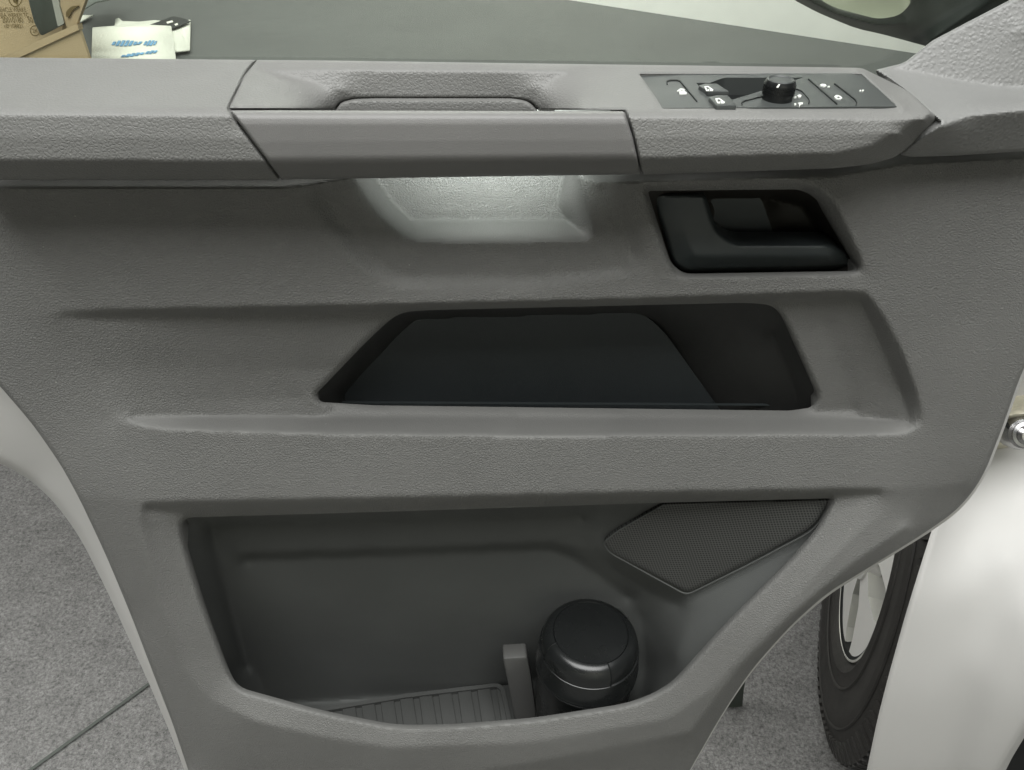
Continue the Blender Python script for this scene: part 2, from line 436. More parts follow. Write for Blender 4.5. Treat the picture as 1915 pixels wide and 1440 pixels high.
def lathe(name, prof, org, axis, m, parent, n=72, a0=0, a1=2 * math.pi, refdir=None):
    """prof: (radius, height along axis)"""
    axis = Vector(axis).normalized(); ref = Vector(refdir) if refdir is not None else axis.orthogonal()
    e1 = (ref - axis * ref.dot(axis)).normalized(); e2 = axis.cross(e1)
    closed = abs(a1 - a0 - 2 * math.pi) < 1e-6
    ts = np.linspace(a0, a1, n, endpoint=not closed)
    bm = bmesh.new(); rings = []
    for r, h in prof:
        rings.append([bm.verts.new(Vector(org) + axis * h + (e1 * math.cos(t) + e2 * math.sin(t)) * max(r, 1e-5)) for t in ts])
    m_ = len(ts)
    for r0, r1 in zip(rings[:-1], rings[1:]):
        for k in range(m_ if closed else m_ - 1):
            bm.faces.new((r0[k], r0[(k + 1) % m_], r1[(k + 1) % m_], r1[k]))
    bmesh.ops.remove_doubles(bm, verts=bm.verts[:], dist=2e-5)
    bmesh.ops.recalc_face_normals(bm, faces=bm.faces[:])
    me = bpy.data.meshes.new(name); bm.to_mesh(me); bm.free()
    return link(name, me, m, parent, angle=30)

def const(p):
    return lambda u, v: np.zeros(np.shape(u)) + p

# ------------------------------------------------------------------ the setting
def sheet(name, pts, m, z):
    me = bpy.data.meshes.new(name)
    me.from_pydata([(x, y, z) for x, y in pts], [], [tuple(range(len(pts)))])
    o = link(name, me, m, None, smooth=False); o['kind'] = 'structure'; return o
sheet('floor', [(-6, -4), (6, -4), (6, 3.6), (-6, 3.6)], M['carpet'], 0.0)
a = at_z(-400, 1775, 0); b = at_z(700, 975, 0)
d = (b - a)[:2] / np.linalg.norm((b - a)[:2]); n_ = np.array([-d[1], d[0]]) * 0.0032
sheet('floor_seam', [(a[0] - n_[0], a[1] - n_[1]), (b[0] - n_[0], b[1] - n_[1]), (b[0] + n_[0], b[1] + n_[1]), (a[0] + n_[0], a[1] + n_[1])], M['film'], 0.004)
me = bpy.data.meshes.new('wall')
me.from_pydata([(-6, 3.6, 0), (6, 3.6, 0), (6, 3.6, 3.4), (-6, 3.6, 3.4), (-6, -4, 0), (6, -4, 0), (6, -4, 3.4), (-6, -4, 3.4)], [], [(0, 1, 2, 3), (4, 7, 6, 5)])
o = link('wall', me, M['wall'], None, smooth=False); o['kind'] = 'structure'

# ------------------------------------------------------------------ worktop beyond the window
TZ = 0.85
tb = thing('worktop', 'wide dull grey worktop seen through the window behind the door', 'table', (0, 2.0, 0))
q = [at_z(1050, -2, TZ), at_z(1760, 107, TZ)]
d = (q[1] - q[0]) / np.linalg.norm(q[1] - q[0])
p0 = q[0] - d * 0.0; p1 = q[1] + d * 0.35
fl = np.array([q[0][0] - 1.9, q[0][1] + 1.35 * 0 + 0.9, TZ])
back_l = q[0] - d * 2.4
outl = [p1[:2], back_l[:2], (-2.6, back_l[1]), (-2.6, 1.15), (p1[0], 1.15)]
bm = bmesh.new(); vt = [bm.verts.new((x, y, TZ)) for x, y in outl]; f = bm.faces.new(vt); bm.normal_update()
if f.normal.z < 0: f.normal_flip()
r = bmesh.ops.extrude_face_region(bm, geom=[f]); bmesh.ops.translate(bm, verts=[g for g in r['geom'] if isinstance(g, bmesh.types.BMVert)], vec=(0, 0, -0.03))
bmesh.ops.recalc_face_normals(bm, faces=bm.faces[:])
me = bpy.data.meshes.new('tabletop'); bm.to_mesh(me); bm.free()
link('tabletop', me, M['table'], tb, smooth=False)
for x, y in ((-2.4, 1.3), (0.85, 1.3), (-2.4, 2.9), (-0.3, 2.25)):
    tube('leg', [(x, y, 0.0), (x, y, TZ - 0.03)], 0.025, M['film'], tb, 12)

# cardboard box, open towards the viewer's side
def vplane(u, v, y, yaw):
    P = at_y(np.array(float(u)), np.array(float(v)), y)
    return P, np.array([math.sin(yaw), -math.cos(yaw), 0.0])
bx = thing('cardboard_box', 'open brown cardboard box with printed stamps on its inner wall', 'box', (-1.3, 1.75, TZ))
def y_at_height(u, v, z):
    return float(at_z(np.array(float(u)), np.array(float(v)), z)[1])
YB = y_at_height(145, 45, TZ + 0.13)
PA, NA = vplane(145, 45, YB, -0.42)
prism('front_panel', [(-90, 147), (-60, 134), (145, 45), (166, 108), (182, 165), (-90, 260)], PA, NA, 0.006, M['card'], bx)
prism('edge_fold', [(-90, 147), (-60, 134), (138, 47), (145, 45), (147, 56), (-60, 152), (-90, 166)], PA, NA, 0.012, M['card'], bx, lift=0.004)
PB, NB = vplane(60, 40, YB + 0.20, -0.10)
prism('back_panel', [(-140, -160), (120, -160), (120, 150), (-140, 170)], PB, NB, 0.006, M['card'], bx)
PC, NC = vplane(145, 45, YB + 0.01, -1.0)
prism('side_flap', [(108, -90), (190, -90), (158, 5), (143, 46), (116, 66)], PC, NC, 0.005, M['card'], bx, lift=0.0)
prism('hand_hole', fillet([(124, 33), (123, 22), (133, 12), (148, 10), (134, 20), (129, 32)], 4), PC, NC, 0.002, M['ink'], bx, lift=0.0025)

def text(name, s, u, v, P0, N, m, parent, h=0.02, width=None, lift=0.001, shear=0.0, roll=0.0):
    cu = bpy.data.curves.new(name, 'FONT'); cu.body = s; cu.size = 1; cu.extrude = 0.0; cu.shear = shear
    tmp = bpy.data.objects.new(name, cu); C.objects.link(tmp)
    dg = bpy.context.evaluated_depsgraph_get()
    me = bpy.data.meshes.new_from_object(tmp.evaluated_get(dg))
    bpy.data.objects.remove(tmp)
    N = Vector(np.array(N) / np.linalg.norm(N)); O = Vector(at_plane(np.array(float(u)), np.array(float(v)), P0, np.array(N)))
    O2 = Vector(at_plane(np.array(float(u) + 10 * math.cos(roll)), np.array(float(v) + 10 * math.sin(roll)), P0, np.array(N)))
    X = (O2 - O).normalized(); Y = N.cross(X).normalized()
    wd = max(c.co.x for c in me.vertices) or 1
    sx = (width / wd) if width else h
    for c in me.vertices:
        c.co = O + X * (c.co.x * sx) + Y * (c.co.y * h) + N * lift
    return link(name, me, m, parent, smooth=False)
def pxw(u, v, P0, N, w):
    a = at_plane(np.array(float(u)), np.array(float(v)), P0, N); b = at_plane(np.array(float(u + w)), np.array(float(v)), P0, N)
    return float(np.linalg.norm(b - a))
for s, u, v, w, hh in (('VEHICLE WERKE', -4, 22, 54, 0.013), ('SEA WERKM TC', 1, 31.5, 54, 0.012), ('20010180   30', 5, 42, 58, 0.016), ('n0*108821', 9, 52, 35, 0.012)):
    text('printed_line', s, u, v, PB, NB, M['ink'], bx, h=hh, width=pxw(u, v, PB, NB, w))
def ringpoly(name, cu_, cv_, ru, rv, w, P0, N, m, parent, lift):
    bm = bmesh.new(); vo = []; vi = []
    for t in np.linspace(0, 2 * math.pi, 40, endpoint=False):
        for lst, k in ((vo, 1.0), (vi, 1 - w)):
            p = at_plane(np.array(cu_ + ru * k * math.cos(t)), np.array(cv_ + rv * k * math.sin(t)), P0, N) + N * lift
            lst.append(bm.verts.new(p))
    for k in range(40): bm.faces.new((vo[k], vo[(k + 1) % 40], vi[(k + 1) % 40], vi[k]))
    me = bpy.data.meshes.new(name); bm.to_mesh(me); bm.free()
    return link(name, me, m, parent, smooth=False)
ringpoly('round_emblem', 29, -9, 14, 22, 0.1, PB, NB, M['ink'], bx, 0.001)
for pl in ([(20, -28), (23, -28), (28, 4), (25, 4)], [(30, 4), (33, 4), (34, -14), (31, -14)], [(28, 6), (32, 9), (38, -28), (35, -28)], [(24, 0), (27, 4), (33, -14), (31, -16)]):
    prism('emblem_stroke', pl, PB, NB, 0.0006, M['ink'], bx, lift=0.0012)
ringpoly('round_stamp', 66, 57, 9.5, 10, 0.14, PB, NB, M['ink'], bx, 0.001)
text('stamp_digits', '2K', 62, 61, PB, NB, M['ink'], bx, h=0.012)

PS, NS = vplane(85, 30, YB + 0.13, -0.15)
st = prism('plastic_bag', fillet([(40, -70), (88, -70), (104, 0), (118, 46), (76, 68), (62, 40), (52, 0)], 5), PS, NS, 0.02, M['film'], None, bevel=0.004)
tag(st, 'dark folded plastic sleeve stuck inside the cardboard box', 'sleeve')
sl = prism('clear_edge', fillet([(88, -40), (97, -40), (120, 44), (108, 50)], 3), PS, NS, 0.004, mat('clear_grey_plastic', (0.35, 0.36, 0.32), 0.2), st, lift=0.003)

# packets lying on the worktop
UPZ = np.array([0, 0, 1.0])
def packet(name, label, poly, z, m, seed):
    rnd_ = random.Random(seed)
    poly = fillet([p + ((2,) if len(p) == 2 else ()) for p in poly], 2, 3)
    bm = bmesh.new(); base = at_z(poly[:, 0], poly[:, 1], z)
    c = base.mean(0)
    vt = [bm.verts.new(p) for p in base]; f = bm.faces.new(vt); bm.normal_update()
    if f.normal.z < 0: f.normal_flip()
    r = bmesh.ops.inset_region(bm, faces=[f], thickness=0.012, depth=0.0)
    ff = f
    bmesh.ops.translate(bm, verts=ff.verts[:], vec=(0, 0, 0.006))
    bmesh.ops.triangulate(bm, faces=bm.faces[:])
    me = bpy.data.meshes.new(name); bm.to_mesh(me); bm.free()
    o = link(name, me, m, None); sol = o.modifiers.new('thick', 'SOLIDIFY'); sol.thickness = 0.003
    return tag(o, label, 'packet')
pk1 = packet('paper_packet', 'white paper packet printed with two rows of blue lettering beside the cardboard box',
             [(174, 56), (214, 53), (262, 50), (321, 53), (329, 107), (331, 130), (172, 135)], TZ + 0.012, M['paper'], 1)
pk2 = packet('paper_packet', 'plain white paper packet with a black printed corner, lying partly under the blue lettered packet',
             [(214, 62), (217, 40, 0), (223, 38, 0), (230, 44), (262, 45), (290, 42), (330, 47), (357, 41), (356, 98), (330, 101), (260, 104)], TZ + 0.004, M['paper'], 2)
PT = np.array([0, 0, TZ + 0.0165])
prism('dark_corner', fillet([(272, 49), (300, 39), (324, 30), (342, 34), (358, 40), (325, 53), (300, 48)], 3), PT, UPZ, 0.001, mat('black_packet_ink', (0.010, 0.012, 0.011), 0.6, spec=0.2), pk2)
for pl in ([(311, 41), (322, 38), (324, 41), (313, 44)], [(326, 45), (332, 43), (333, 46), (328, 48)]):
    prism('white_print', pl, PT, UPZ, 0.0006, M['paper'], pk2, lift=0.0008)
pk3 = packet('paper_packet', 'small white paper slip beside the far corner of the cardboard box', [(143, 44), (150, 33), (176, 32), (146, 48)], TZ + 0.003, M['paper'], 3)
PT2 = np.array([0, 0, TZ + 0.0195])
def strokes(cx, cy, w, h, n, slope=0.0):
    for k in range(n):
        t = (k + 0.5) / n * 2 - 1; hh = h * math.sqrt(max(0.05, 1 - t * t)) * 0.5; x = cx + t * w / 2; y = cy + t * slope
        s = 5.0 * hh / (h / 2 + 1e-6)
        t_ = w / n * 0.36
        prism('blue_letter', [(x - t_ - s * .6, y + hh), (x + t_ - s * .6, y + hh), (x + t_ + s * .6, y - hh), (x - t_ + s * .6, y - hh)], PT2, UPZ, 0.0006, M['blue'], pk1, lift=0.0006)
strokes(233, 80.5, 48, 10.5, 6); strokes(261, 80, 8, 5, 1); strokes(281, 80, 24, 10, 4)
strokes(248, 102, 44, 6, 5, -3); strokes(283, 97, 22, 6, 3, -1)
bl = packet('dark_bundle', 'dark green crumpled bundle behind the cardboard box', [(152, 26), (160, -20), (222, -22), (222, 0), (205, 3), (180, 8), (160, 20)], TZ + 0.06, M['film'], 4)
bl['category'] = 'bundle'

# ------------------------------------------------------------------ the door
door = thing('van', 'white van with its front door open, grey moulded inner door trim facing the viewer', 'van', (0.95, 0.4, 0))
L = []
A = L.append
# top of the trim, under the armrest
A([(-120, 318, .0), (600, 318, .0)]); A([(1120, 316, .0), (1640, 290, .0), (2040, 262, .0)])
A([(-120, 340, .019), (520, 340, .019), (570, 336, .018), (645, 326, .017)])
A([(-120, 350, .031), (400, 350, .031), (545, 349, .031), (580, 345, .030), (650, 334, .024)])
A([(1075, 322, .012), (1130, 330, .013), (1200, 328, .014), (1560, 316, .014), (1680, 297, .014), (2040, 276, .014)])
A([(1085, 330, .020), (1120, 341, .025), (1200, 339, .029), (1560, 329, .029), (1690, 306, .029), (2040, 287, .029)])
# upper ridge and trough
A([(-120, 592, .036), (50, 592, .036), (120, 580, .037), (700, 571, .037), (1200, 559, .037), (1560, 546, .037), (1620, 546, .037), (1652, 588, .038), (1690, 660, .040), (1718, 740, .043), (1731, 792, .046), (1700, 811, .048), (1000, 816, .049), (600, 811, .049), (300, 803, .045), (200, 786, .040)])
A([(120, 594, .034), (200, 594, .027), (400, 590, .020), (700, 583, .015), (1200, 571, .015), (1560, 558, .016), (1606, 560, .020)])
A([(110, 700, .037), (200, 786, .040)]); A([(50, 592, .036), (110, 700, .037)])
A([(190, 690, .030), (350, 690, .018), (560, 690, .009), (640, 690, .007)])
A([(1606, 560, .020), (1642, 640, .019), (1682, 730, .023), (1698, 776, .033)])
A([(1540, 600, .010), (1570, 680, .009), (1590, 760, .010)])
A([(240, 745, .031), (400, 745, .018), (560, 744, .011)])
A([(250, 778, .034), (400, 778, .022), (560, 779, .0165), (700, 780, .0155), (1500, 783, .0155), (1610, 782, .0165), (1660, 784, .024), (1702, 788, .037)])
A([(620, 764, .008), (1500, 772, .008), (1600, 766, .010)])
A([(1800, 300, .029), (1810, 600, .038), (1830, 800, .046)])
A([(2000, 300, .029), (2000, 600, .038)])
# handle bowl behind the armrest
A([(735, 380, -.030), (690, 318, -.035), (1060, 318, -.035), (1042, 380, -.030), (1060, 412, -.027), (1090, 433, -.002)]); A([(735, 380, -.030), (768, 412, -.027), (780, 436, -.002)]); A([(735, 380, -.030), (1042, 380, -.030)])
A([(768, 412, -.027), (1060, 412, -.027)]); A([(780, 436, -.002), (1090, 433, -.002)])
A([(655, 320, .020), (700, 395, .021), (752, 442, .022), (780, 450, .022), (900, 453, .022), (1095, 449, .022), (1113, 440, .022), (1108, 420, .022), (1085, 335, .018)])
A([(556, 352, .030), (600, 415, .031), (655, 482, .033), (715, 532, .033), (760, 541, .0335), (1000, 541, .0335), (1190, 516, .033), (1245, 505, .033)])
A([(594, 352, .0225), (640, 418, .0228), (697, 486, .024), (748, 515, .0255), (1000, 516, .0265), (1165, 498, .027)])
A([(1130, 345, .021), (1160, 420, .022), (1185, 478, .024)])
A([(1175, 350, .028), (1200, 425, .030), (1222, 480, .032)])
# release cup surround
A([(1200, 350, .029), (1262, 518, .034), (1400, 517, .034), (1596, 510, .034)])
A([(1212, 358, .024), (1262, 508, .028), (1590, 505, .028)])
A([(1212, 353, .025), (1480, 349, .025)])
A([(1485, 338, .029), (1532, 352, .031), (1560, 372, .032), (1622, 505, .035)])
A([(1500, 356, .016), (1528, 375, .016), (1594, 496, .018)])
# lower band
A([(-120, 930, .052), (150, 930, .056), (270, 938, .060), (700, 931, .061), (1200, 920, .061), (1668, 913, .060), (1800, 905, .052), (1900, 800, .046)])
A([(278, 952, .053), (350, 962, .047), (720, 952, .046), (1240, 938, .046), (1560, 930, .048), (1640, 923, .055)])
A([(262, 945, .060), (262, 985, .062), (300, 1120, .072), (340, 1240, .084), (385, 1305, .094)])
A([(290, 990, .055), (338, 1120, .066), (385, 1235, .080)])
A([(338, 975, .047), (345, 1010, .05), (380, 1120, .062), (428, 1260, .082), (450, 1288, .090), (600, 1328, .103), (740, 1355, .109), (1000, 1342, .109), (1180, 1314, .109), (1260, 1267, .101), (1350, 1172, .088), (1480, 1042, .068), (1545, 950, .051), (1556, 934, .048)])
A([(385, 1305, .094), (480, 1350, .110), (600, 1378, .118), (730, 1398, .123), (1000, 1388, .123), (1250, 1345, .121), (1330, 1290, .114), (1420, 1190, .100), (1560, 1040, .078), (1660, 950, .062)])
A([(300, 1440, .105), (700, 1470, .126), (1000, 1425, .127), (1290, 1370, .122), (1380, 1250, .108), (1480, 1150, .095), (1600, 1050, .080), (1700, 985, .068)])
A([(1290, 1440, .100), (1405, 1255, .086), (1545, 1110, .072), (1690, 1022, .055), (1810, 925, .048)])
A([(150, 930, .056), (250, 1160, .066), (340, 1400, .10), (352, 1440, .104)])
A([(350, 1600, .10), (1200, 1600, .10)])
T = Field((-140, 250, 2060, 1620), 2, L, blur=5)
T.soften([(1500, 590), (1630, 600), (1690, 760), (1540, 760)], 50)
T.soften([(130, 610), (560, 610), (560, 750), (200, 775)], 80)
T.soften([(1120, 360), (1240, 360), (1250, 500), (1100, 500)], 20)
T.soften([(550, 350), (680, 350), (760, 520), (1100, 500), (1100, 560), (650, 560)], 12)
T.soften([(250, 970), (330, 970), (400, 1260), (330, 1260)], 60)

trim_poly = fillet([(-130, 300, 0), (600, 300, 0), (1640, 270, 0), (2050, 245, 0), (2050, 440, 0), (1912, 690, 60), (1878, 790, 30), (1838, 893, 60), (1795, 950, 60), (1735, 993, 40), (1640, 1052, 30), (1548, 1108, 30), (1480, 1168, 40), (1405, 1252, 40), (1350, 1335, 40), (1290, 1440, 20), (1190, 1610, 0), (405, 1610, 0), (352, 1440, 20), (322, 1350, 30), (290, 1268, 30), (245, 1150, 40), (200, 1042, 40), (150, 935, 40), (112, 866, 30), (60, 792, 30), (0, 722, 30), (-130, 590, 0)], 20)
pocket_hole = fillet([(340, 968, 22), (720, 957, 0), (1240, 940, 0), (1556, 932, 8), (1530, 985, 40), (1480, 1042, 30), (1350, 1172, 30), (1250, 1283, 60), (1180, 1314, 50), (1000, 1342, 40), (850, 1354, 30), (740, 1356, 40), (600, 1328, 40), (445, 1285, 25), (424, 1245, 30), (378, 1120, 40), (345, 1010, 30)], 20)
tray_hole = fillet([(590, 738, 18), (692, 632, 30), (745, 584, 30), (800, 580, 20), (1400, 566, 30), (1448, 571, 26), (1470, 605, 24), (1530, 742, 14), (1518, 762, 14), (1478, 768, 12), (700, 758, 20), (600, 752, 14)], 16)
cup_hole = fillet([(1211, 357, 6), (1500, 354, 22), (1532, 376, 20), (1602, 501, 5), (1590, 507, 6), (1278, 512, 16), (1254, 492, 14)], 12)
surf('trim_panel', T, trim_poly, M['trim'], door, holes=[pocket_hole, tray_hole, cup_hole], step=3.3, back=0.016, drop=True, edge=(7, 0.003), hole_edge=(12, 0.005))

# painted door shell behind the trim
shell_lines = [[(-200, 860, .0), (-60, 850, .0), (60, 900, .0), (150, 1000, .02), (240, 1190, .045), (345, 1440, .085), (420, 1640, .1)],
               [(-200, 560, .012), (0, 722, .012), (112, 866, .020), (200, 1042, .035), (290, 1268, .065), (352, 1440, .088), (420, 1640, .1)],
               [(1900, 690, .02), (1810, 925, .036), (1690, 1022, .042), (1405, 1252, .072), (1290, 1440, .085), (1200, 1640, .09)],
               [(0, 300, -.005), (2000, 260, -.005)]]
SH = Field((-240, 240, 2100, 1660), 8, shell_lines, blur=3)
shell_poly = fillet([(-230, 345, 0), (600, 345, 0), (1650, 310, 0), (2050, 290, 0), (2053, 450, 0), (1917, 690, 60), (1883, 790, 30), (1843, 893, 60), (1798, 954, 60), (1737, 997, 40), (1640, 1056, 30), (1550, 1112, 30), (1480, 1172, 40), (1405, 1256, 40), (1350, 1339, 40), (1292, 1440, 20), (1195, 1640, 0), (415, 1640, 0), (345, 1440, 20), (318, 1370, 30), (281, 1283, 40), (240, 1192, 40), (198, 1100, 40), (150, 1005, 50), (105, 942, 50), (55, 895, 50), (0, 866, 50), (-100, 830, 50), (-230, 790, 0)], 20)
surf('door_shell', SH, shell_poly, M['white'], door, holes=[fillet([(-100, 200), (1990, 150), (1860, 690), (1770, 900), (1640, 990), (1380, 1200), (1230, 1420), (1180, 1600), (460, 1600), (400, 1400), (250, 1040), (130, 800), (0, 660), (-100, 560)], 20)], step=8, back=0.05, edge=(14, 0.008), hole_edge=(2, 0.0), off=-0.006)
# window glass
gl = at_y(np.array([-260., 1790.]), np.array([112., 130.]), 0.012)
bm = bmesh.new(); z0 = 1.20
for_pts = [(-1.0, 0.012, z0), (1.0, 0.012, z0), (1.0, 0.15, 1.85), (-1.0, 0.15, 1.85)]
vt = [bm.verts.new(p) for p in for_pts] + [bm.verts.new((p[0], p[1] + 0.004, p[2])) for p in for_pts]
for fc in ((0, 1, 2, 3), (7, 6, 5, 4), (0, 4, 5, 1), (1, 5, 6, 2), (2, 6, 7, 3), (3, 7, 4, 0)): bm.faces.new([vt[k] for k in fc])
me = bpy.data.meshes.new('window_glass'); bm.to_mesh(me); bm.free()
link('window_glass', me, M['glass'], door, smooth=False)

def topdir(c):
    if 0.10 < c.x < 0.262 and c.z > 1.2255 and c.y < -0.035: return (0, 0.2, -0.5)
    if c.y < -0.035: return (0, 1, 0)
    if -0.13 < c.x < 0.09 and c.y < -0.009: return (0, 0.15, -0.08)
    return (0, 0.25, -0.95)
# armrest field
L = []; A = L.append
A([(-140, 106, .0), (600, 114, .0), (1100, 121, .0), (1560, 127, .0), (1622, 128, .0), (1690, 140, .0)])
A([(-140, 200, .083), (425, 203, .085), (500, 203, .083)]); A([(1140, 207, .083), (1170, 207, .085), (1740, 212, .085)])
A([(-140, 213, .091), (432, 216, .091), (445, 216, .091)]); A([(1165, 220, .091), (1730, 224, .091)])
A([(-140, 255, .094), (460, 258, .094), (1180, 258, .094), (1680, 250, .094)])
A([(-140, 299, .095), (495, 302, .095), (1190, 297, .095), (1560, 287, .095), (1625, 275, .094), (1655, 257, .093), (1738, 214, .086)])
A([(-140, 337, .078), (525, 337, .078), (1200, 328, .078), (1560, 316, .078), (1640, 300, .075), (1672, 293, .070), (1757, 226, .066)])
# tray scoop in the top
A([(480, 129, .012), (700, 131, .010), (1060, 133, .012)])
A([(480, 129, .012), (560, 149, .016), (640, 168, .018), (655, 178, .016), (700, 181, .014), (960, 181, .014), (980, 176, .016), (1000, 163, .018), (1040, 145, .014), (1062, 133, .012)])
A([(430, 200, .083), (448, 160, .050), (475, 131, .016)])
A([(500, 203, .083), (545, 204, .070), (590, 205, .042), (616, 206, .022), (634, 190, .017), (664, 182, .015)]); A([(962, 182, .015), (992, 188, .017), (1018, 206, .022), (1045, 207, .042), (1090, 207, .070), (1140, 207, .083)]); A([(616, 206, .022), (616, 225, .022), (1018, 225, .022), (1018, 206, .022)])
A([(1185, 130, .011), (1225, 203, .083)]); A([(1600, 131, .009), (1690, 203, .083)])
AR = Field((-160, 80, 1800, 360), 2, L, blur=4)
def AB(u, v):
    u = np.asarray(u, float); v = np.asarray(v, float)
    vt_ = 205.5 + (u - 429) * (2.0 / 740); vb = 336.5 - (u - 527) * (10.0 / 672)
    t = (v - vt_) / (vb - vt_)
    return np.interp(t, [-.1, 0, .03, .07, .12, .2, .45, .66, .70, .74, .78, 1.0], [.080, .0845, .0880, .0908, .0925, .0938, .0950, .0952, .0949, .0940, .0925, .079])
left_poly = fillet([(-140, 106, 0), (478, 112, 0), (455, 140, 10), (425, 203, 8), (472, 268, 0), (524, 337, 0), (-140, 337, 0)], 4)
right_poly = fillet([(481, 112, 0), (600, 113, 0), (1100, 120, 0), (1560, 126, 0), (1612, 127, 10), (1700, 170, 20), (1757, 224, 3), (1715, 262, 4), (1672, 295, 8), (1630, 307, 20), (1560, 315, 20), (1202, 327, 0), (1186, 258, 0), (1170, 206, 0), (800, 205, 0), (428, 203, 4), (458, 141, 8)], 4)
bar_poly = fillet([(429, 206, 3), (1168, 208, 6), (1184, 258, 0), (1199, 326, 2), (527, 336, 2), (475, 268, 0)], 3)
slot = fillet([(622, 206, 2), (634, 190, 10), (664, 182, 12), (962, 182, 14), (992, 188, 10), (1012, 206, 2)], 6)
plate_poly = [(1193, 137), (1612, 137), (1677, 199), (1239, 202)]
surf('window_ledge', AR, left_poly, M['rail'], door, step=3, back=0.05, backdir=topdir, edge=(4, 0.003))
housing = surf('switch_housing', AR, right_poly, M['rail'], door, holes=[slot, fillet([(1195, 138, 2), (1611, 138, 2), (1675, 198, 2), (1240, 201, 2)], 2)], step=3, back=0.04, backdir=topdir, edge=(4, 0.003), hole_edge=(3, 0.0015))
surf('grab_handle', AB, bar_poly, M['smooth'], door, step=3, back=0.016, backdir=lambda c: (0, 0.3, -0.8) if c.z > 1.225 else (0, 1, 0), edge=(4, 0.004), off=0.001)
# shallow insert behind the bar
IN = Field((600, 160, 1040, 230), 3, [[(600, 178, .012), (1040, 178, .012)], [(600, 188, .020), (1040, 188, .020)], [(600, 215, .021), (1040, 215, .021)]], blur=1)
surf('tray_insert', IN, fillet([(626, 210, 0), (636, 193, 10), (665, 186, 12), (961, 186, 14), (989, 191, 10), (1008, 210, 0)], 6), M['rail'], door, step=3, back=0.01, edge=(4, 0.003))

bm = bmesh.new(); bmesh.ops.create_cube(bm, size=1, matrix=Matrix.Translation((-0.018, -0.0495, 1.2035)) @ Matrix.Diagonal((0.27, 0.063, 0.003, 1)))  # plate added to block the handle light from the insert and seam
me = bpy.data.meshes.new('tray_light_shield'); bm.to_mesh(me); bm.free(); link('tray_light_shield', me, M['rail'], door)
# corner trim at the mirror end
L = []; A = L.append
A([(1600, 122, .0), (1635, 129, .0), (1668, 131, .0), (1700, 104, -.004), (1745, 72, -.006), (1890, -3, -.006), (2040, -92, -.006)])
A([(1668, 131, .0), (1722, 138, .004), (1800, 154, .012), (1860, 163, .017), (1915, 167, .020), (2040, 172, .024)])
A([(1900, 60, .006), (2040, 40, .010)])
A([(1630, 140, .012), (1660, 165, .036), (1705, 198, .066), (1757, 226, .079), (1800, 206, .066), (1850, 198, .064), (1915, 192, .064), (2040, 186, .064)])
A([(1700, 262, .076), (1765, 236, .081), (1810, 216, .074), (1915, 206, .072), (2040, 200, .072)])
A([(1660, 296, .052), (1780, 292, .056), (2040, 272, .056)])
CT = Field((1580, -140, 2060, 320), 3, L, blur=2)
corner_poly = fillet([(1636, 131, 3), (1690, 118, 12), (1745, 75, 0), (1890, -1, 0), (2045, -90, 0), (2045, 274, 0), (1915, 283, 0), (1790, 291, 0), (1700, 294, 12), (1681, 288, 6), (1759, 229, 3), (1702, 178, 8), (1662, 148, 6)], 5)
surf('corner_trim', CT, corner_poly, M['pillar'], door, step=3, back=0.03, backdir=lambda c: (0.6, 0.3, -0.7) if c.y > -0.045 else (0, 1, 0), edge=(5, 0.004))
# dark channel under and behind the armrest
prism('armrest_core', [(-140, 312), (640, 308), (690, 325), (1060, 325), (1110, 300), (1640, 280), (1900, 262), (1900, 240), (-140, 240)], at_y(np.array(900.), np.array(330.), 0.004), (0, -1, 0), 0.004, M['deep'], door) if False else None

# ------------------------------------------------------------------ switch panel
Pc = lambda u, v: at_y(np.array(float(u)), np.array(float(v)), -float(AR(u, v)))
A_, B_, D_ = Pc(1205, 150), Pc(1660, 197), Pc(1245, 199)
A_ = Pc(1186, 139)
A_, B_, D_ = at_y(np.array(1193.), np.array(137.), -.013), at_y(np.array(1677.), np.array(199.), -.080), at_y(np.array(1239.), np.array(202.), -.082)
SN = np.cross(B_ - A_, D_ - A_); SN /= np.linalg.norm(SN)
if SN[2] < 0: SN = -SN
SP = A_ - SN * 0.0008
well = [(1330, 159), (1338, 152), (1352, 146), (1380, 144), (1508, 144), (1400, 178), (1374, 186), (1350, 178), (1334, 168)]
well = fillet([(1302, 155, 1), (1328, 155, 2), (1352, 145.5, 8), (1502, 145, 2), (1440, 165, 2), (1371, 186, 2), (1322, 180, 1)], 3)
def plate_with_hole(name, outer, hole, P0, N, depth, m, parent):
    outer = np.asarray(outer, float); hole = np.asarray(hole, float)
    from mathutils.geometry import delaunay_2d_cdt
    pts = [Vector(p) for p in outer] + [Vector(p) for p in hole]
    n0, n1 = len(outer), len(hole)
    ed = [(i, (i + 1) % n0) for i in range(n0)] + [(n0 + i, n0 + (i + 1) % n1) for i in range(n1)]
    vo, eo, fo, *_ = delaunay_2d_cdt(pts, ed, [], 1, 1e-6)
    bm = bmesh.new()
    U = np.array([v.x for v in vo]); V = np.array([v.y for v in vo]); co = at_plane(U, V, P0, N)
    vt = [bm.verts.new(c) for c in co]
    for fc in fo:
        c = np.mean([(vo[k].x, vo[k].y) for k in fc], 0)
        if sdf(hole, np.array([c[0]]), np.array([c[1]]))[0] > 0: bm.faces.new([vt[k] for k in fc])
    bmesh.ops.recalc_face_normals(bm, faces=bm.faces[:])
    be = [e for e in bm.edges if e.is_boundary]
    r = bmesh.ops.extrude_edge_only(bm, edges=be)
    bmesh.ops.translate(bm, verts=[g for g in r['geom'] if isinstance(g, bmesh.types.BMVert)], vec=Vector(-N) * depth)
    me = bpy.data.meshes.new(name); bm.to_mesh(me); bm.free()
    return link(name, me, m, parent)
sw = plate_with_hole('switch_panel', plate_poly, well, SP, SN, 0.012, M['switch'], door)
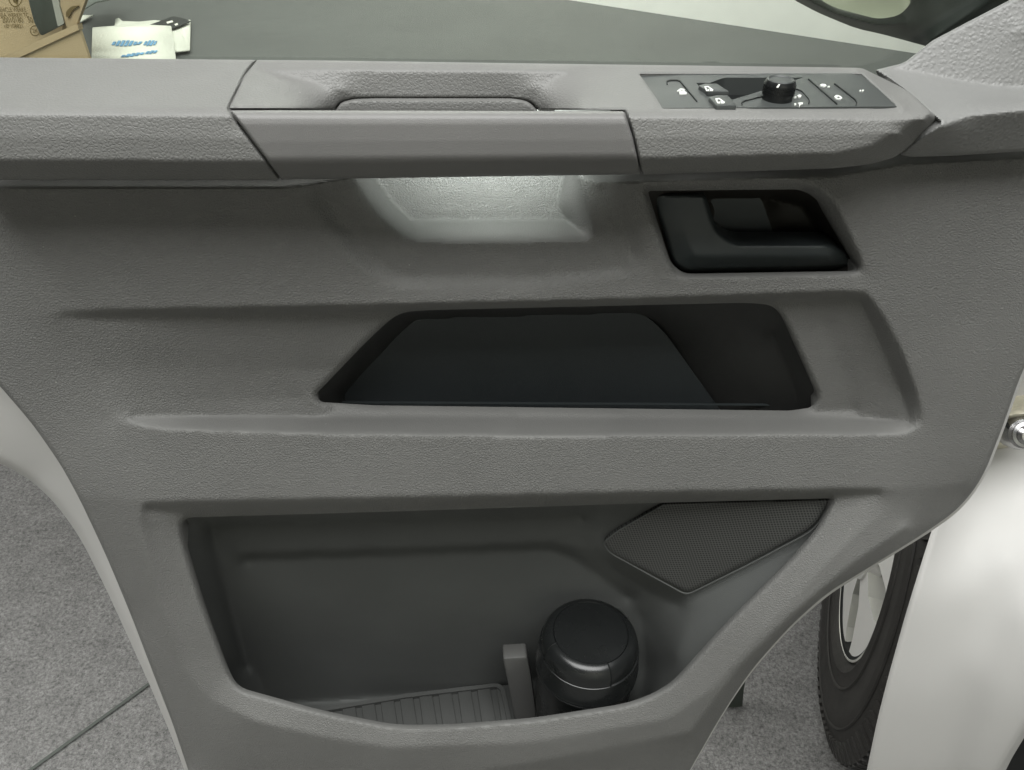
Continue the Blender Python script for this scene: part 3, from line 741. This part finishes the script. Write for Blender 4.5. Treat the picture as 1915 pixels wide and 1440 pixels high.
prism('switch_well', [(1290, 140), (1520, 140), (1460, 200), (1320, 200)], SP - SN * 0.012, SN, 0.002, M['deep'], sw)
def sp(name, poly, m, lift=0.0008, th=0.0010, bevel=0.0, r=1.5):
    return prism(name, fillet(poly, r, 4), SP, SN, th, m, sw, lift=lift, bevel=bevel)
def line_sp(name, pts, w, m, lift=0.0006):
    """thin groove drawn as a dark strip"""
    P = np.array(pts, float); l = []; r = []
    for i in range(len(P)):
        d = P[min(i + 1, len(P) - 1)] - P[max(i - 1, 0)]; d /= np.linalg.norm(d); n = np.array([-d[1] , d[0]]) * w / 2
        l.append(P[i] + n); r.append(P[i] - n)
    return prism(name, np.array(l + r[::-1]), SP, SN, 0.0005, m, sw, lift=lift)
# rocker buttons for the windows, set in the well
sp('window_switch', [(1306, 160, 2), (1318, 156, 2), (1341, 156, 2), (1364, 171, 2), (1324, 170.5, 2)], M['switch'], lift=0.0025, th=0.006, bevel=0.0008)
sp('window_switch', [(1325, 181, 2), (1340, 177.5, 3), (1362, 177.5, 3), (1378, 197, 2), (1340, 197, 2)], M['switch'], lift=0.0025, th=0.006, bevel=0.0008)
line_sp('button_groove', [(1248, 157), (1247, 151), (1254, 149), (1266, 149), (1272, 151), (1304, 189)], 1.8, M['deep'])
line_sp('dial_groove', [(1388, 196), (1387, 191), (1394, 187.5), (1430, 178)], 1.3, M['deep'])
line_sp('dial_groove', [(1478, 165), (1492, 166.5), (1500, 170), (1513, 184), (1514, 190), (1512, 193)], 1.3, M['deep'])
line_sp('button_groove', [(1512, 147), (1566, 194)], 1.6, M['deep'])
line_sp('button_groove', [(1560, 155), (1600, 186), (1602.5, 191), (1601, 196)], 1.6, M['deep'])
K = M['mark']
for pl in ([(1350 - 84, 170), (1272, 165.5), (1279, 166), (1281, 169), (1274, 168.2), (1271, 170)], [(1270.5, 171.5), (1279, 169.5), (1284, 173), (1284, 175), (1271, 175.5)]):
    sp('lock_symbol', pl, K, r=0.5)
def winicon(cx, cy, s, lift=0.0042):
    o = [(cx - 8 * s, cy - 4 * s), (cx - 1 * s, cy - 5 * s), (cx + 9 * s, cy + 2 * s), (cx + 8 * s, cy + 4 * s), (cx - 4 * s, cy + 4 * s)]
    i = [(cx - 4.5 * s, cy - 2.5 * s), (cx - 1 * s, cy - 3.2 * s), (cx + 2 * s, cy - 0.5 * s), (cx - 2 * s, cy + 1.5 * s)]
    prism('window_symbol', o, SP, SN, 0.0004, K, sw, lift=lift)
    prism('window_symbol', i, SP, SN, 0.0004, M['switch'], sw, lift=lift + 0.0003)
    prism('window_symbol', [(cx + 1 * s, cy + 3.2 * s), (cx + 2 * s, cy - 0.2 * s), (cx + 3 * s, cy + 0.6 * s), (cx + 2.2 * s, cy + 3.2 * s)], SP, SN, 0.0004, M['switch'], sw, lift=lift + 0.0003)
winicon(1325, 165.5, 1.0, 0.0028); winicon(1346, 188.5, 1.05, 0.0028)
for pl in ([(1533, 159), (1537, 156.5), (1543, 157), (1546, 160), (1541, 161.5)], [(1547, 162), (1549, 160.5), (1552, 160.5), (1552, 162)],
           [(1560, 180), (1565, 177.5), (1571, 179), (1575, 182.5), (1572, 185), (1564, 184)]):
    sp('lock_symbol', pl, K, r=0.8)
sp('lock_symbol', [(1565, 181), (1568, 180), (1571, 182), (1568, 183)], M['switch'], lift=0.0011, r=.4)
for pl in ([(1485, 181), (1489, 180), (1490, 181.5), (1486, 182.5)], [(1491, 178), (1496, 176.5), (1499, 178), (1498, 180.5), (1493, 181)], [(1485, 193.5), (1489, 193), (1489, 195), (1486, 195.5)], [(1492, 192), (1502, 191.5), (1501, 194), (1497, 194.5), (1496, 198), (1494.5, 198), (1495, 194.5)]):
    sp('mirror_symbol', pl, K, r=0.4)
for pl in ([(1607, 168.5), (1610, 167.5), (1611, 169.5), (1609, 170)], [(1613, 167), (1616, 168), (1614, 170), (1612, 170.5)]):
    sp('indicator_lens', pl, K, r=.5)
# rotary mirror knob
kb = at_plane(np.array(1453.), np.array(184.5), SP, SN)
kr = 28.0 / FP * float((kb - CAM) @ _f)
kh = 0.0125
knob = lathe('mirror_knob', [(kr * 1.0, 0), (kr * 1.0, 0.003), (kr * 1.0, kh * 0.78), (kr * 0.985, kh * 0.88), (kr * 0.9, kh), (kr * 0.78, kh * 1.01), (kr * 0.72, kh * 0.97), (kr * 0.70, kh * 0.95), (0, kh * 0.96)], kb, SN, M['gloss'], sw, n=96)
# knurl ribs as one mesh on the knob
bm = bmesh.new(); ax = Vector(SN); e1 = ax.orthogonal().normalized(); e2 = ax.cross(e1)
for k in range(64):
    t = 2 * math.pi * k / 64; d = e1 * math.cos(t) + e2 * math.sin(t); s_ = ax.cross(d)
    for j in range(3):
        h0 = 0.0028 + j * 0.0024
        c = Vector(kb) + d * kr * 1.005 + ax * (h0 + 0.0012)
        bmesh.ops.create_cube(bm, size=1, matrix=Matrix.Translation(c) @ Matrix((d, s_, ax)).transposed().to_4x4() @ Matrix.Diagonal((0.0008, kr * 0.055, 0.0016, 1)))
me = bpy.data.meshes.new('knurling'); bm.to_mesh(me); bm.free(); link('knurling', me, M['gloss'], sw, smooth=False)
TP = kb + SN * kh * 0.965
lathe('knob_cap', [(kr * .965, -.0012), (kr * .91, .0002), (kr * .80, .0009), (kr * .74, .0006), (kr * .70, .0001), (0, .0003)], TP, SN, M['switch'], sw, n=48)
prism('knob_pointer', [(1452, 163), (1456, 157.5), (1459, 157.5), (1456, 163)], TP + SN * 0.001, SN, 0.0004, K, sw)

# ------------------------------------------------------------------ release handle
CP = Field((1190, 330, 1630, 530), 4, [[(1190, 340, .016), (1480, 338, .016), (1540, 362, .012), (1610, 505, .014)], [(1200, 345, .016), (1250, 520, .016), (1600, 520, .016)],
     [(1330, 375, -.028), (1425, 372, -.028), (1445, 450, -.028), (1455, 470, -.028), (1345, 470, -.028)], [(1440, 372, -.040), (1500, 385, -.034), (1555, 470, -.020)], [(1460, 455, -.038), (1540, 470, -.024)], [(1250, 380, -.02), (1280, 490, -.02), (1560, 490, -.02)]], blur=1)
cupo = surf('release_cup', CP, fillet([(1200, 346), (1520, 342), (1550, 370), (1620, 512), (1590, 518), (1262, 522), (1240, 500)], 10), mat('black_cup_plastic', (0.024, 0.022, 0.019), 0.55, spec=0.35), door, step=4, back=0)
LV = Field((1200, 350, 1620, 520), 3, [[(1218, 362, .004), (1262, 508, .012), (1590, 503, .006)], [(1235, 364, .008), (1300, 364, .008)], [(1285, 440, .014), (1300, 480, .017), (1555, 480, .017)],
     [(1312, 364, .009), (1345, 432, .013), (1388, 452, .016), (1555, 452, .017)], [(1590, 480, .010), (1600, 500, .006)], [(1270, 496, .012), (1590, 494, .010)]], blur=2)
lev_poly = fillet([(1214, 361, 3), (1306, 361, 4), (1320, 364, 10), (1340, 428, 26), (1372, 454, 24), (1555, 454, 24), (1584, 472, 20), (1597, 497, 8), (1588, 504, 6), (1280, 509, 16), (1257, 492, 14)], 8)
prism('cup_panel', fillet([(1318, 362, 2), (1420, 362, 20), (1448, 440, 30), (1470, 462, 4), (1340, 470, 4)], 6), at_y(np.array(1390.), np.array(420.), 0.022), (0, -1, 0.1), 0.002, mat('blue_black_plastic', (0.030, 0.037, 0.039), 0.5), cupo)
surf('release_lever', LV, lev_poly, M['black'], door, step=3, back=0.02, edge=(9, 0.007))

# ------------------------------------------------------------------ upper tray
UT = Field((560, 540, 1580, 800), 4, [[(575, 745, .004), (690, 615, .004), (745, 572, .006), (1448, 556, .006), (1490, 605, .006), (1550, 750, .004)],
     [(650, 740, -.05), (780, 600, -.05), (1185, 588, -.05), (1225, 605, -.052), (1250, 640, -.052), (1345, 775, -.052), (1345, 800, -.052)],
     [(1265, 640, -.048), (1360, 775, -.048)], [(1440, 620, -.020), (1490, 740, -.020)], [(600, 800, -.05), (1340, 800, -.05)], [(1360, 800, -.048), (1500, 795, -.02)]], blur=1)
tray = surf('storage_tray', UT, fillet([(578, 752), (680, 625), (740, 573), (1450, 557), (1484, 600), (1545, 750), (1530, 788), (590, 780)], 14), M['tray'], door, step=4, back=0)
prism('back_panel', fillet([(560, 800, 0), (572, 760, 0), (752, 566, 20), (1160, 562, 30), (1232, 606, 60), (1350, 772, 0), (1366, 800, 0)], 20), at_y(np.array(1000.), np.array(680.), 0.043), (0, -1, 0.0), 0.002, mat('lit_blue_grey_tray_back', (0.026, 0.031, 0.033), 0.5, spec=0.5, grain=(0.0012, 0.0001)), tray)  # separate blue-grey panel puts the cooler light on the back wall into colour
prism('tray_ridge', [(640, 751), (1480, 756), (1480, 759), (640, 754)], at_y(np.array(1000.), np.array(755.), 0.03), (0, -1, 0.3), 0.002, M['black'], tray)

# ------------------------------------------------------------------ lower pocket
ZF = float(at_y(np.array(800.), np.array(1297.), 0.028)[2])
def pf(u, v):
    return -float(at_z(np.array(float(u)), np.array(float(v)), ZF - 0.006)[1])
L = []; A = L.append
A([(325, 958, .040), (720, 946, .040), (1240, 931, .040), (1575, 922, .044)])
A([(325, 960, .040), (335, 1010, .042), (370, 1125, .052), (412, 1250, .064)])
A([(395, 985, .000), (720, 972, -.002), (1090, 962, -.002)])
A([(450, 1034, -.010), (720, 1026, -.010), (1040, 1013, -.010), (1095, 1030, -.008)])
A([(455, 1046, -.026), (720, 1038, -.026), (1030, 1026, -.026), (1075, 1045, -.024), (1180, 1120, -.016)])
A([(395, 985, .000), (425, 1110, -.015), (462, 1250, -.026)]); 
A([(480, 1255, -.028), (500, 1318, -.028), (600, 1312, -.028), (800, 1297, -.028), (945, 1278, -.028), (1040, 1262, -.027)])
A([(u, v, pf(u, v)) for u, v in ((470, 1352), (620, 1330), (800, 1305), (955, 1286))])
for v in (1340, 1370, 1400):
    A([(u, v, pf(u, v)) for u in (440, 520, 800, 960, 1180)])
A([(1566, 930, .036), (1550, 958, .040), (1488, 1048, .056), (1358, 1180, .076), (1268, 1276, .089), (1206, 1340, .094)])
A([(1120, 1015, .000), (1240, 938, .004), (1530, 940, .034)])
A([(1120, 1015, .000), (1135, 1032, .000), (1285, 1114, .030), (1400, 1050, .036), (1520, 985, .042)])
A([(1140, 1060, -.012), (1210, 1105, .000), (1270, 1135, .022)])
A([(1200, 1150, -.006), (1215, 1250, .010), (1205, 1320, .040)])
A([(1290, 1150, .042), (1260, 1230, .062)])
LP = Field((300, 900, 1620, 1440), 3, L, blur=3)
LP.soften([(1190, 1120), (1330, 1120), (1260, 1290), (1180, 1330)], 30)
pin_poly = fillet([(328, 956, 18), (720, 944, 0), (1240, 929, 0), (1570, 924, 6), (1548, 990, 30), (1492, 1052, 30), (1362, 1182, 30), (1262, 1296, 50), (1190, 1420, 30), (540, 1420, 30), (425, 1300, 20), (365, 1122, 30), (333, 1010, 20)], 16)
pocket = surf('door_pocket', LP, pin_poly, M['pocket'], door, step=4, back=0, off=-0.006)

ZM = ZF + 0.003
mat_o = prism('ribbed_mat', fillet([(585, 1329, 8), (760, 1301, 8), (932, 1281, 10), (962, 1350, 4), (985, 1425, 4), (560, 1425, 4)], 6), (0, 0, ZM), UPZ, 0.003, mat('grey_rubber_mat', (0.062, 0.064, 0.061), 0.55, grain=(0.0015, 0.0002)), door, bevel=0.001)
for k in range(9):
    u0 = 640 + k * 36; va = 1322 - (u0 - 640) * 0.135
    prism('mat_rib', [(u0, va), (u0 + 24, va - 3.2), (u0 + 24 + 16 + k * 1.2, 1424), (u0 + 12 + k * 1.2, 1424)], (0, 0, ZM + 0.003), UPZ, 0.003, mat_o.data.materials[0], mat_o, bevel=0.0008)
prism('mat_lip', fillet([(588, 1325, 4), (760, 1297, 4), (930, 1277, 12), (943, 1284, 8), (975, 1425, 2), (966, 1425, 2), (936, 1290, 8), (928, 1284, 10), (760, 1304, 4), (592, 1332, 4)], 4), (0, 0, ZM + 0.006), UPZ, 0.006, mat_o.data.materials[0], mat_o)

# divider beside the cup
dv = np.array([[940, 1232], [986, 1229], [994, 1270], [1003, 1337], [1016, 1430], [985, 1430], [962, 1340], [948, 1270]], float)
DP = at_y(np.array(970.), np.array(1220.), -0.020)
prism('divider', fillet([tuple(p) + (5,) for p in dv], 5), DP, (0, -1, 0.10), 0.022, mat('grey_divider_plastic', (0.090, 0.090, 0.086), 0.5), door, bevel=0.002)

# speaker grille
SG = fillet([(1130, 1016, 14), (1150, 998, 10), (1243, 943, 6), (1552, 936, 6), (1521, 985, 26), (1400, 1050, 20), (1286, 1108, 12), (1140, 1030, 10)], 10)
def guv(co):
    return (co.x * 1050 + co.z * 440, -co.x * 330 + co.z * 1150)
speaker = surf('speaker_grille', LP, SG, M['grille'], door, step=4, back=0.006, edge=(4, 0.001), off=0.003, uv=guv)
# moulded bead round the grille
P = []
for x, y in fillet([(1247, 940, 6), (1152, 995, 12), (1127, 1016, 14), (1140, 1034, 12), (1284, 1113, 14), (1400, 1056, 20), (1525, 990, 26), (1552, 940, 3)], 10):
    P.append(at_y(np.array(x), np.array(y), -float(LP(x, y)) - 0.0022))
P = P[6:]
tube('grille_bead', P[:-6], 0.0008, M['pocket'], speaker, 8)

# ------------------------------------------------------------------ cup with lid
cy = -0.040
lid = at_y(np.array(1105.), np.array(1182.), cy)
Rc = 98.0 / FP * float((lid - CAM) @ _f)
cup = thing('travel_cup', 'black lidded plastic cup standing in the lower door pocket', 'cup', (lid[0], lid[1], ZF))
Zt = lid[2]; hh = Zt - ZF
O = (lid[0], lid[1], Zt)
up = (0, 0, 1)
lathe('lid', [(0, 0.0008), (Rc * .45, 0.0004), (Rc * .70, -0.0004), (Rc * .712, -.0016), (Rc * .725, -.0006), (Rc * .78, -.0014), (Rc * .85, -.0045), (Rc * .90, -.009), (Rc * .925, -.0135), (Rc * .935, -.020), (Rc * .94, -.0225), (Rc * .93, -.0235)], O, up, M['gloss'], cup, n=96)
b1 = lathe('collar', [(Rc * .93, -.0225), (Rc * .965, -.0235), (Rc * .975, -.026), (Rc * 1.0, -.050), (Rc * 1.015, -.0515), (Rc * 1.015, -.0535), (Rc * .99, -.0545)], O, up, M['gloss'], cup, n=96)
lathe('cup_body', [(Rc * .98, -.054), (Rc * 1.01, -.0555), (Rc * 1.01, -.059), (Rc * .965, -.061), (Rc * .90, -hh + .006), (Rc * .86, -hh), (0, -hh)], O, up, M['gloss'], cup, n=96)
# latch on the lid front
a_mid = math.radians(243)
lat = lathe('latch', [(Rc * .725, .0002), (Rc * .79, -.0004), (Rc * .862, -.0037), (Rc * .912, -.0084), (Rc * .940, -.0132), (Rc * .950, -.020), (Rc * .955, -.0235)], O, up, M['gloss'], cup, n=36, a0=a_mid - .77, a1=a_mid + .77, refdir=(1, 0, 0))
for s in (-.78, .78):
    t = a_mid + s; P = []
    for r, h in ((.722, .0002), (.785, -.0003), (.86, -.0036), (.912, -.0084), (.940, -.0132), (.952, -.020), (.957, -.0235)):
        P.append((O[0] + Rc * r * math.cos(t), O[1] + Rc * r * math.sin(t), O[2] + h))
    tube('latch_gap', P, 0.0008, M['deep'], lat, 6)
P = [(O[0] + Rc * .722 * math.cos(t), O[1] + Rc * .722 * math.sin(t), O[2] + .0001) for t in np.linspace(a_mid - .77, a_mid + .77, 24)]
tube('latch_gap', P, 0.0008, M['deep'], lat, 6)
hg = a_mid + math.pi + -0.45
lathe('hinge', [(Rc * .86, -.003), (Rc * .90, -.006), (Rc * .93, -.010)], O, up, M['smooth'], cup, n=14, a0=hg - .2, a1=hg + .14, refdir=(1, 0, 0))

# ------------------------------------------------------------------ wing mirror beyond the glass
mir_lines = [[(1440, -160, -.22), (1470, -10, -.22), (1530, 22, -.22), (1600, 50, -.22), (1650, 62, -.22), (1720, 84, -.20), (1790, 100, -.16)],
             [(1500, -160, -.20), (1520, -6, -.20), (1570, 20, -.20), (1640, 38, -.20), (1682, 30, -.20), (1715, 0, -.20), (1740, -160, -.20)],
             [(1485, -100, -.188), (1500, -5, -.188), (1560, 27, -.188), (1640, 47, -.188), (1690, 42, -.19)], [(1735, 80, -.15), (1900, -30, -.10), (1960, -160, -.09)], [(1760, 0, -.17), (1780, -160, -.16)]]
MF = Field((1400, -180, 2000, 130), 3, mir_lines, blur=2)
mg = fillet([(1500, -170, 0), (1518, -12, 20), (1560, 16, 20), (1640, 35, 24), (1680, 27, 20), (1706, 2, 20), (1735, -170, 0)], 10)
mh = surf('wing_mirror', MF, fillet([(1400, -175, 0), (1440, -60, 30), (1474, -6, 20), (1530, 24, 20), (1600, 53, 20), (1650, 64, 20), (1738, 88, 4), (1900, 40, 4), (1960, -60, 4), (1960, -175, 0)], 8), M['mirror_shell'], door, holes=[mg], step=3, back=0.06, edge=(8, 0.008), hole_edge=(5, 0.004))
MPt = at_y(np.array(1620.), np.array(30.), 0.204)
prism('mirror_glass', fillet([(1490, -170, 0), (1510, -5, 20), (1556, 24, 20), (1640, 44, 24), (1690, 34, 20), (1716, 4, 20), (1745, -170, 0)], 10), MPt, np.array([-0.15, -1, 0.33]), 0.004, M['mirror'], mh)

# ------------------------------------------------------------------ van body beyond the door
van = door
bl_ = [[(1760, 900, -.08), (1742, 990, -.03), (1706, 1110, .02), (1655, 1290, .05), (1622, 1440, .065), (1600, 1600, .07)],
       [(1860, 760, -.11), (1840, 900, -.075), (1800, 1100, .022), (1745, 1300, .058), (1705, 1450, .072), (1675, 1600, .075)],
       [(1960, 700, -.09), (1920, 900, -.07), (1880, 1050, .015), (1820, 1250, .060), (1770, 1440, .075), (1740, 1600, .08)],
       [(2050, 700, -.08), (2020, 900, -.04), (1930, 1150, .06), (1880, 1300, .085), (1820, 1440, .095), (1790, 1600, .10)],
       [(2060, 1200, .09), (1960, 1440, .11)], [(1850, 620, -.09), (1870, 700, -.10), (2060, 650, -.06)]]
BF = Field((1560, 560, 2100, 1640), 6, bl_, blur=30)
surf('wing_panel', BF, fillet([(1850, 620, 0), (2060, 560, 0), (2070, 1180, 0), (1925, 1345, 30), (1868, 1440, 10), (1790, 1600, 0), (1590, 1600, 0), (1621, 1440, 20), (1641, 1344, 30), (1662, 1262, 30), (1694, 1147, 30), (1722, 1056, 30), (1745, 984, 10), (1800, 880, 0)], 12), M['white'], van, step=4, back=0.03, backdir=(0.85, 0.5, 0), edge=(12, 0.003))
surf('sill_cover', const(.05), fillet([(2080, 1120, 0), (2080, 1640, 0), (1750, 1640, 0), (1868, 1425, 10), (1925, 1330, 20)], 10), M['deep'], van, step=12, back=0.02)
# door check bracket and hinge bolt
BR = Field((1780, 660, 2000, 900), 3, [[(1780, 790, -.085), (1870, 770, -.085), (1915, 752, -.075), (2000, 745, -.07)], [(1850, 800, -.08), (1880, 802, -.085), (1905, 812, -.09)], [(1840, 850, -.085), (2000, 860, -.085)], [(1850, 782, -.062), (1895, 775, -.06), (2000, 770, -.055)], [(1845, 825, -.078), (1885, 830, -.074)]], blur=2)
hinge = surf('hinge_bracket', BR, fillet([(1800, 815, 0), (1868, 772, 8), (1885, 767, 10), (1915, 754, 10), (1990, 750, 0), (1990, 850, 0), (1905, 828, 8), (1890, 836, 10), (1862, 841, 10), (1838, 838, 10), (1800, 840, 0)], 8), M['grease'], van, step=3, back=0.02, edge=(6, 0.005))
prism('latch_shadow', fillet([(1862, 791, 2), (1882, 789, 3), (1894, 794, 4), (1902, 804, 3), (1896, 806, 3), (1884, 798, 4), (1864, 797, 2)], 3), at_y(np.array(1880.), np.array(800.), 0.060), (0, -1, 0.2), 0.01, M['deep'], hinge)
hb = at_y(np.array(1917.), np.array(812.), 0.045)
lathe('bolt', [(0, .014), (.008, .014), (.011, .011), (.011, .006), (.014, .005), (.014, .002), (.011, .0015), (.016, -.002), (.019, -.012), (.019, -.03)], hb, (-0.25, -0.8, 0.5), M['steel'], hinge, n=24)

# wheel
yaw = 0.360
wc = Vector((0.698, 0.338, 0.3485)); fwd = Vector((math.sin(yaw), math.cos(yaw), 0)); axo = Vector((-math.cos(yaw), math.sin(yaw), 0))
Rt, Rr = 0.3465, 0.1935
wheel = bpy.data.objects.new('wheel', None); C.objects.link(wheel); wheel.parent = van
wheel.matrix_parent_inverse = Matrix.Translation(-van.location)
prof = [(Rr, -.17), (Rr + .01, -.185), (Rt - .05, -.20), (Rt - .012, -.185), (Rt, -.17), (Rt, -.025), (Rt - .006, -.012), (Rt - .022, -.002), (Rt - .05, .005), (Rt - .06, .0075), (Rt - .075, .006), (Rr + .028, .003), (Rr + .020, .006), (Rr + .012, .002), (Rr + .004, -.006), (Rr - .002, -.014)]
tyre = lathe('tyre', prof, wc, axo, M['rubber'], wheel, n=120)
bm = bmesh.new()
e1, e2 = fwd, axo.cross(fwd)
for k in range(84):
    for j, (h, w_) in enumerate(((-.030, .034), (-.070, .032), (-.110, .032), (-.150, .030))):
        t = 2 * math.pi * (k + 0.35 * (j % 2)) / 84; d = e1 * math.cos(t) + e2 * math.sin(t); s_ = axo.cross(d)
        c = wc + d * (Rt + .002) + axo * h
        s2 = (s_ + axo * 0.35).normalized(); a2 = d.cross(s2)
        bmesh.ops.create_cube(bm, size=1, matrix=Matrix.Translation(c) @ Matrix((d, s2, a2)).transposed().to_4x4() @ Matrix.Diagonal((0.013, 0.0170, w_, 1)))
for k in range(84):
    t = 2 * math.pi * (k + .5) / 84; d = e1 * math.cos(t) + e2 * math.sin(t); s_ = axo.cross(d)
    r_ = (d * 0.9 + axo * -0.42).normalized(); a2 = r_.cross(s_)
    bmesh.ops.create_cube(bm, size=1, matrix=Matrix.Translation(wc + d * (Rt - .011) + axo * -.007) @ Matrix((r_, s_, a2)).transposed().to_4x4() @ Matrix.Diagonal((0.034, 0.013, 0.009, 1)))
me = bpy.data.meshes.new('tread'); bm.to_mesh(me); bm.free(); link('tread', me, M['rubber'], tyre, smooth=False)
for o_ in list(bpy.data.objects):
    if o_.name == 'tread': o_.parent = wheel; o_.matrix_parent_inverse = Matrix.Translation((0, 0, 0))
for rr_, hh_ in ((Rt - .045, .0045), (Rr + .045, .0055)):
    lathe('sidewall_ridge', [(rr_ - .002, hh_ - .001), (rr_, hh_ + .0012), (rr_ + .002, hh_ + .0018), (rr_ + .004, hh_ - .001)], wc, axo, M['rubber'], wheel, n=120)
lathe('rim', [(Rr, -.010), (Rr - .004, -.004), (Rr - .010, -.006), (Rr - .018, -.03), (Rr - .03, -.12), (0.05, -.12)], wc, axo, M['deep'], wheel, n=96)
lathe('rim_flange', [(Rr + .001, -.012), (Rr, -.004), (Rr - .003, -.003), (Rr - .006, -.006), (Rr - .008, -.02)], wc, axo, M['rimedge'], wheel, n=120)
def spoke(a0):
    bm = bmesh.new()
    # broad blade between two arms: outline in polar coordinates on the rim face
    out = [(.045, -.50), (.10, -.30), (Rr - .035, -.43), (Rr - .012, -.50), (Rr - .006, -.25), (Rr - .006, .25), (Rr - .012, .50), (Rr - .035, .43), (.10, .30), (.045, .50)]
    top = []; 
    for r_, t in out:
        d = e1 * math.cos(a0 + t) + e2 * math.sin(a0 + t)
        top.append(bm.verts.new(wc + d * r_ + axo * (.0 + .012 * (1 - r_ / Rr))))
    f = bm.faces.new(top); r = bmesh.ops.inset_region(bm, faces=[f], thickness=0.008, depth=0)
    bmesh.ops.translate(bm, verts=f.verts[:], vec=-axo * 0.008)
    be = [e for e in bm.edges if e.is_boundary]; r = bmesh.ops.extrude_edge_only(bm, edges=be)
    bmesh.ops.translate(bm, verts=[g for g in r['geom'] if isinstance(g, bmesh.types.BMVert)], vec=-axo * 0.03)
    bmesh.ops.recalc_face_normals(bm, faces=bm.faces[:])
    me = bpy.data.meshes.new('spoke'); bm.to_mesh(me); bm.free()
    me.materials.append(M['rim']); me.materials.append(M['rimedge'])
    for p in me.polygons:
        if len(p.vertices) == 4: p.material_index = 1
    o = bpy.data.objects.new('spoke', me); C.objects.link(o); o.parent = wheel
for k in range(5): spoke(2 * math.pi * k / 5 + 2.72)
lathe('hub_cap', [(.0, .016), (.035, .014), (.055, .004), (.06, -.02)], wc, axo, M['rim'], wheel, n=48)

# small dark wedge standing on the floor beyond the door
WP = at_z(np.array(1372.), np.array(1323.), 0.0)
prism_o = prism('floor_wedge', [(1357, 1322), (1388, 1324), (1391, 1290), (1401, 1240), (1380, 1240)], WP, np.array([0.1, -1, 0.0]), 0.012, M['film'], None)
tag(prism_o, 'small black wedge standing on the carpet below the edge of the door', 'wedge')
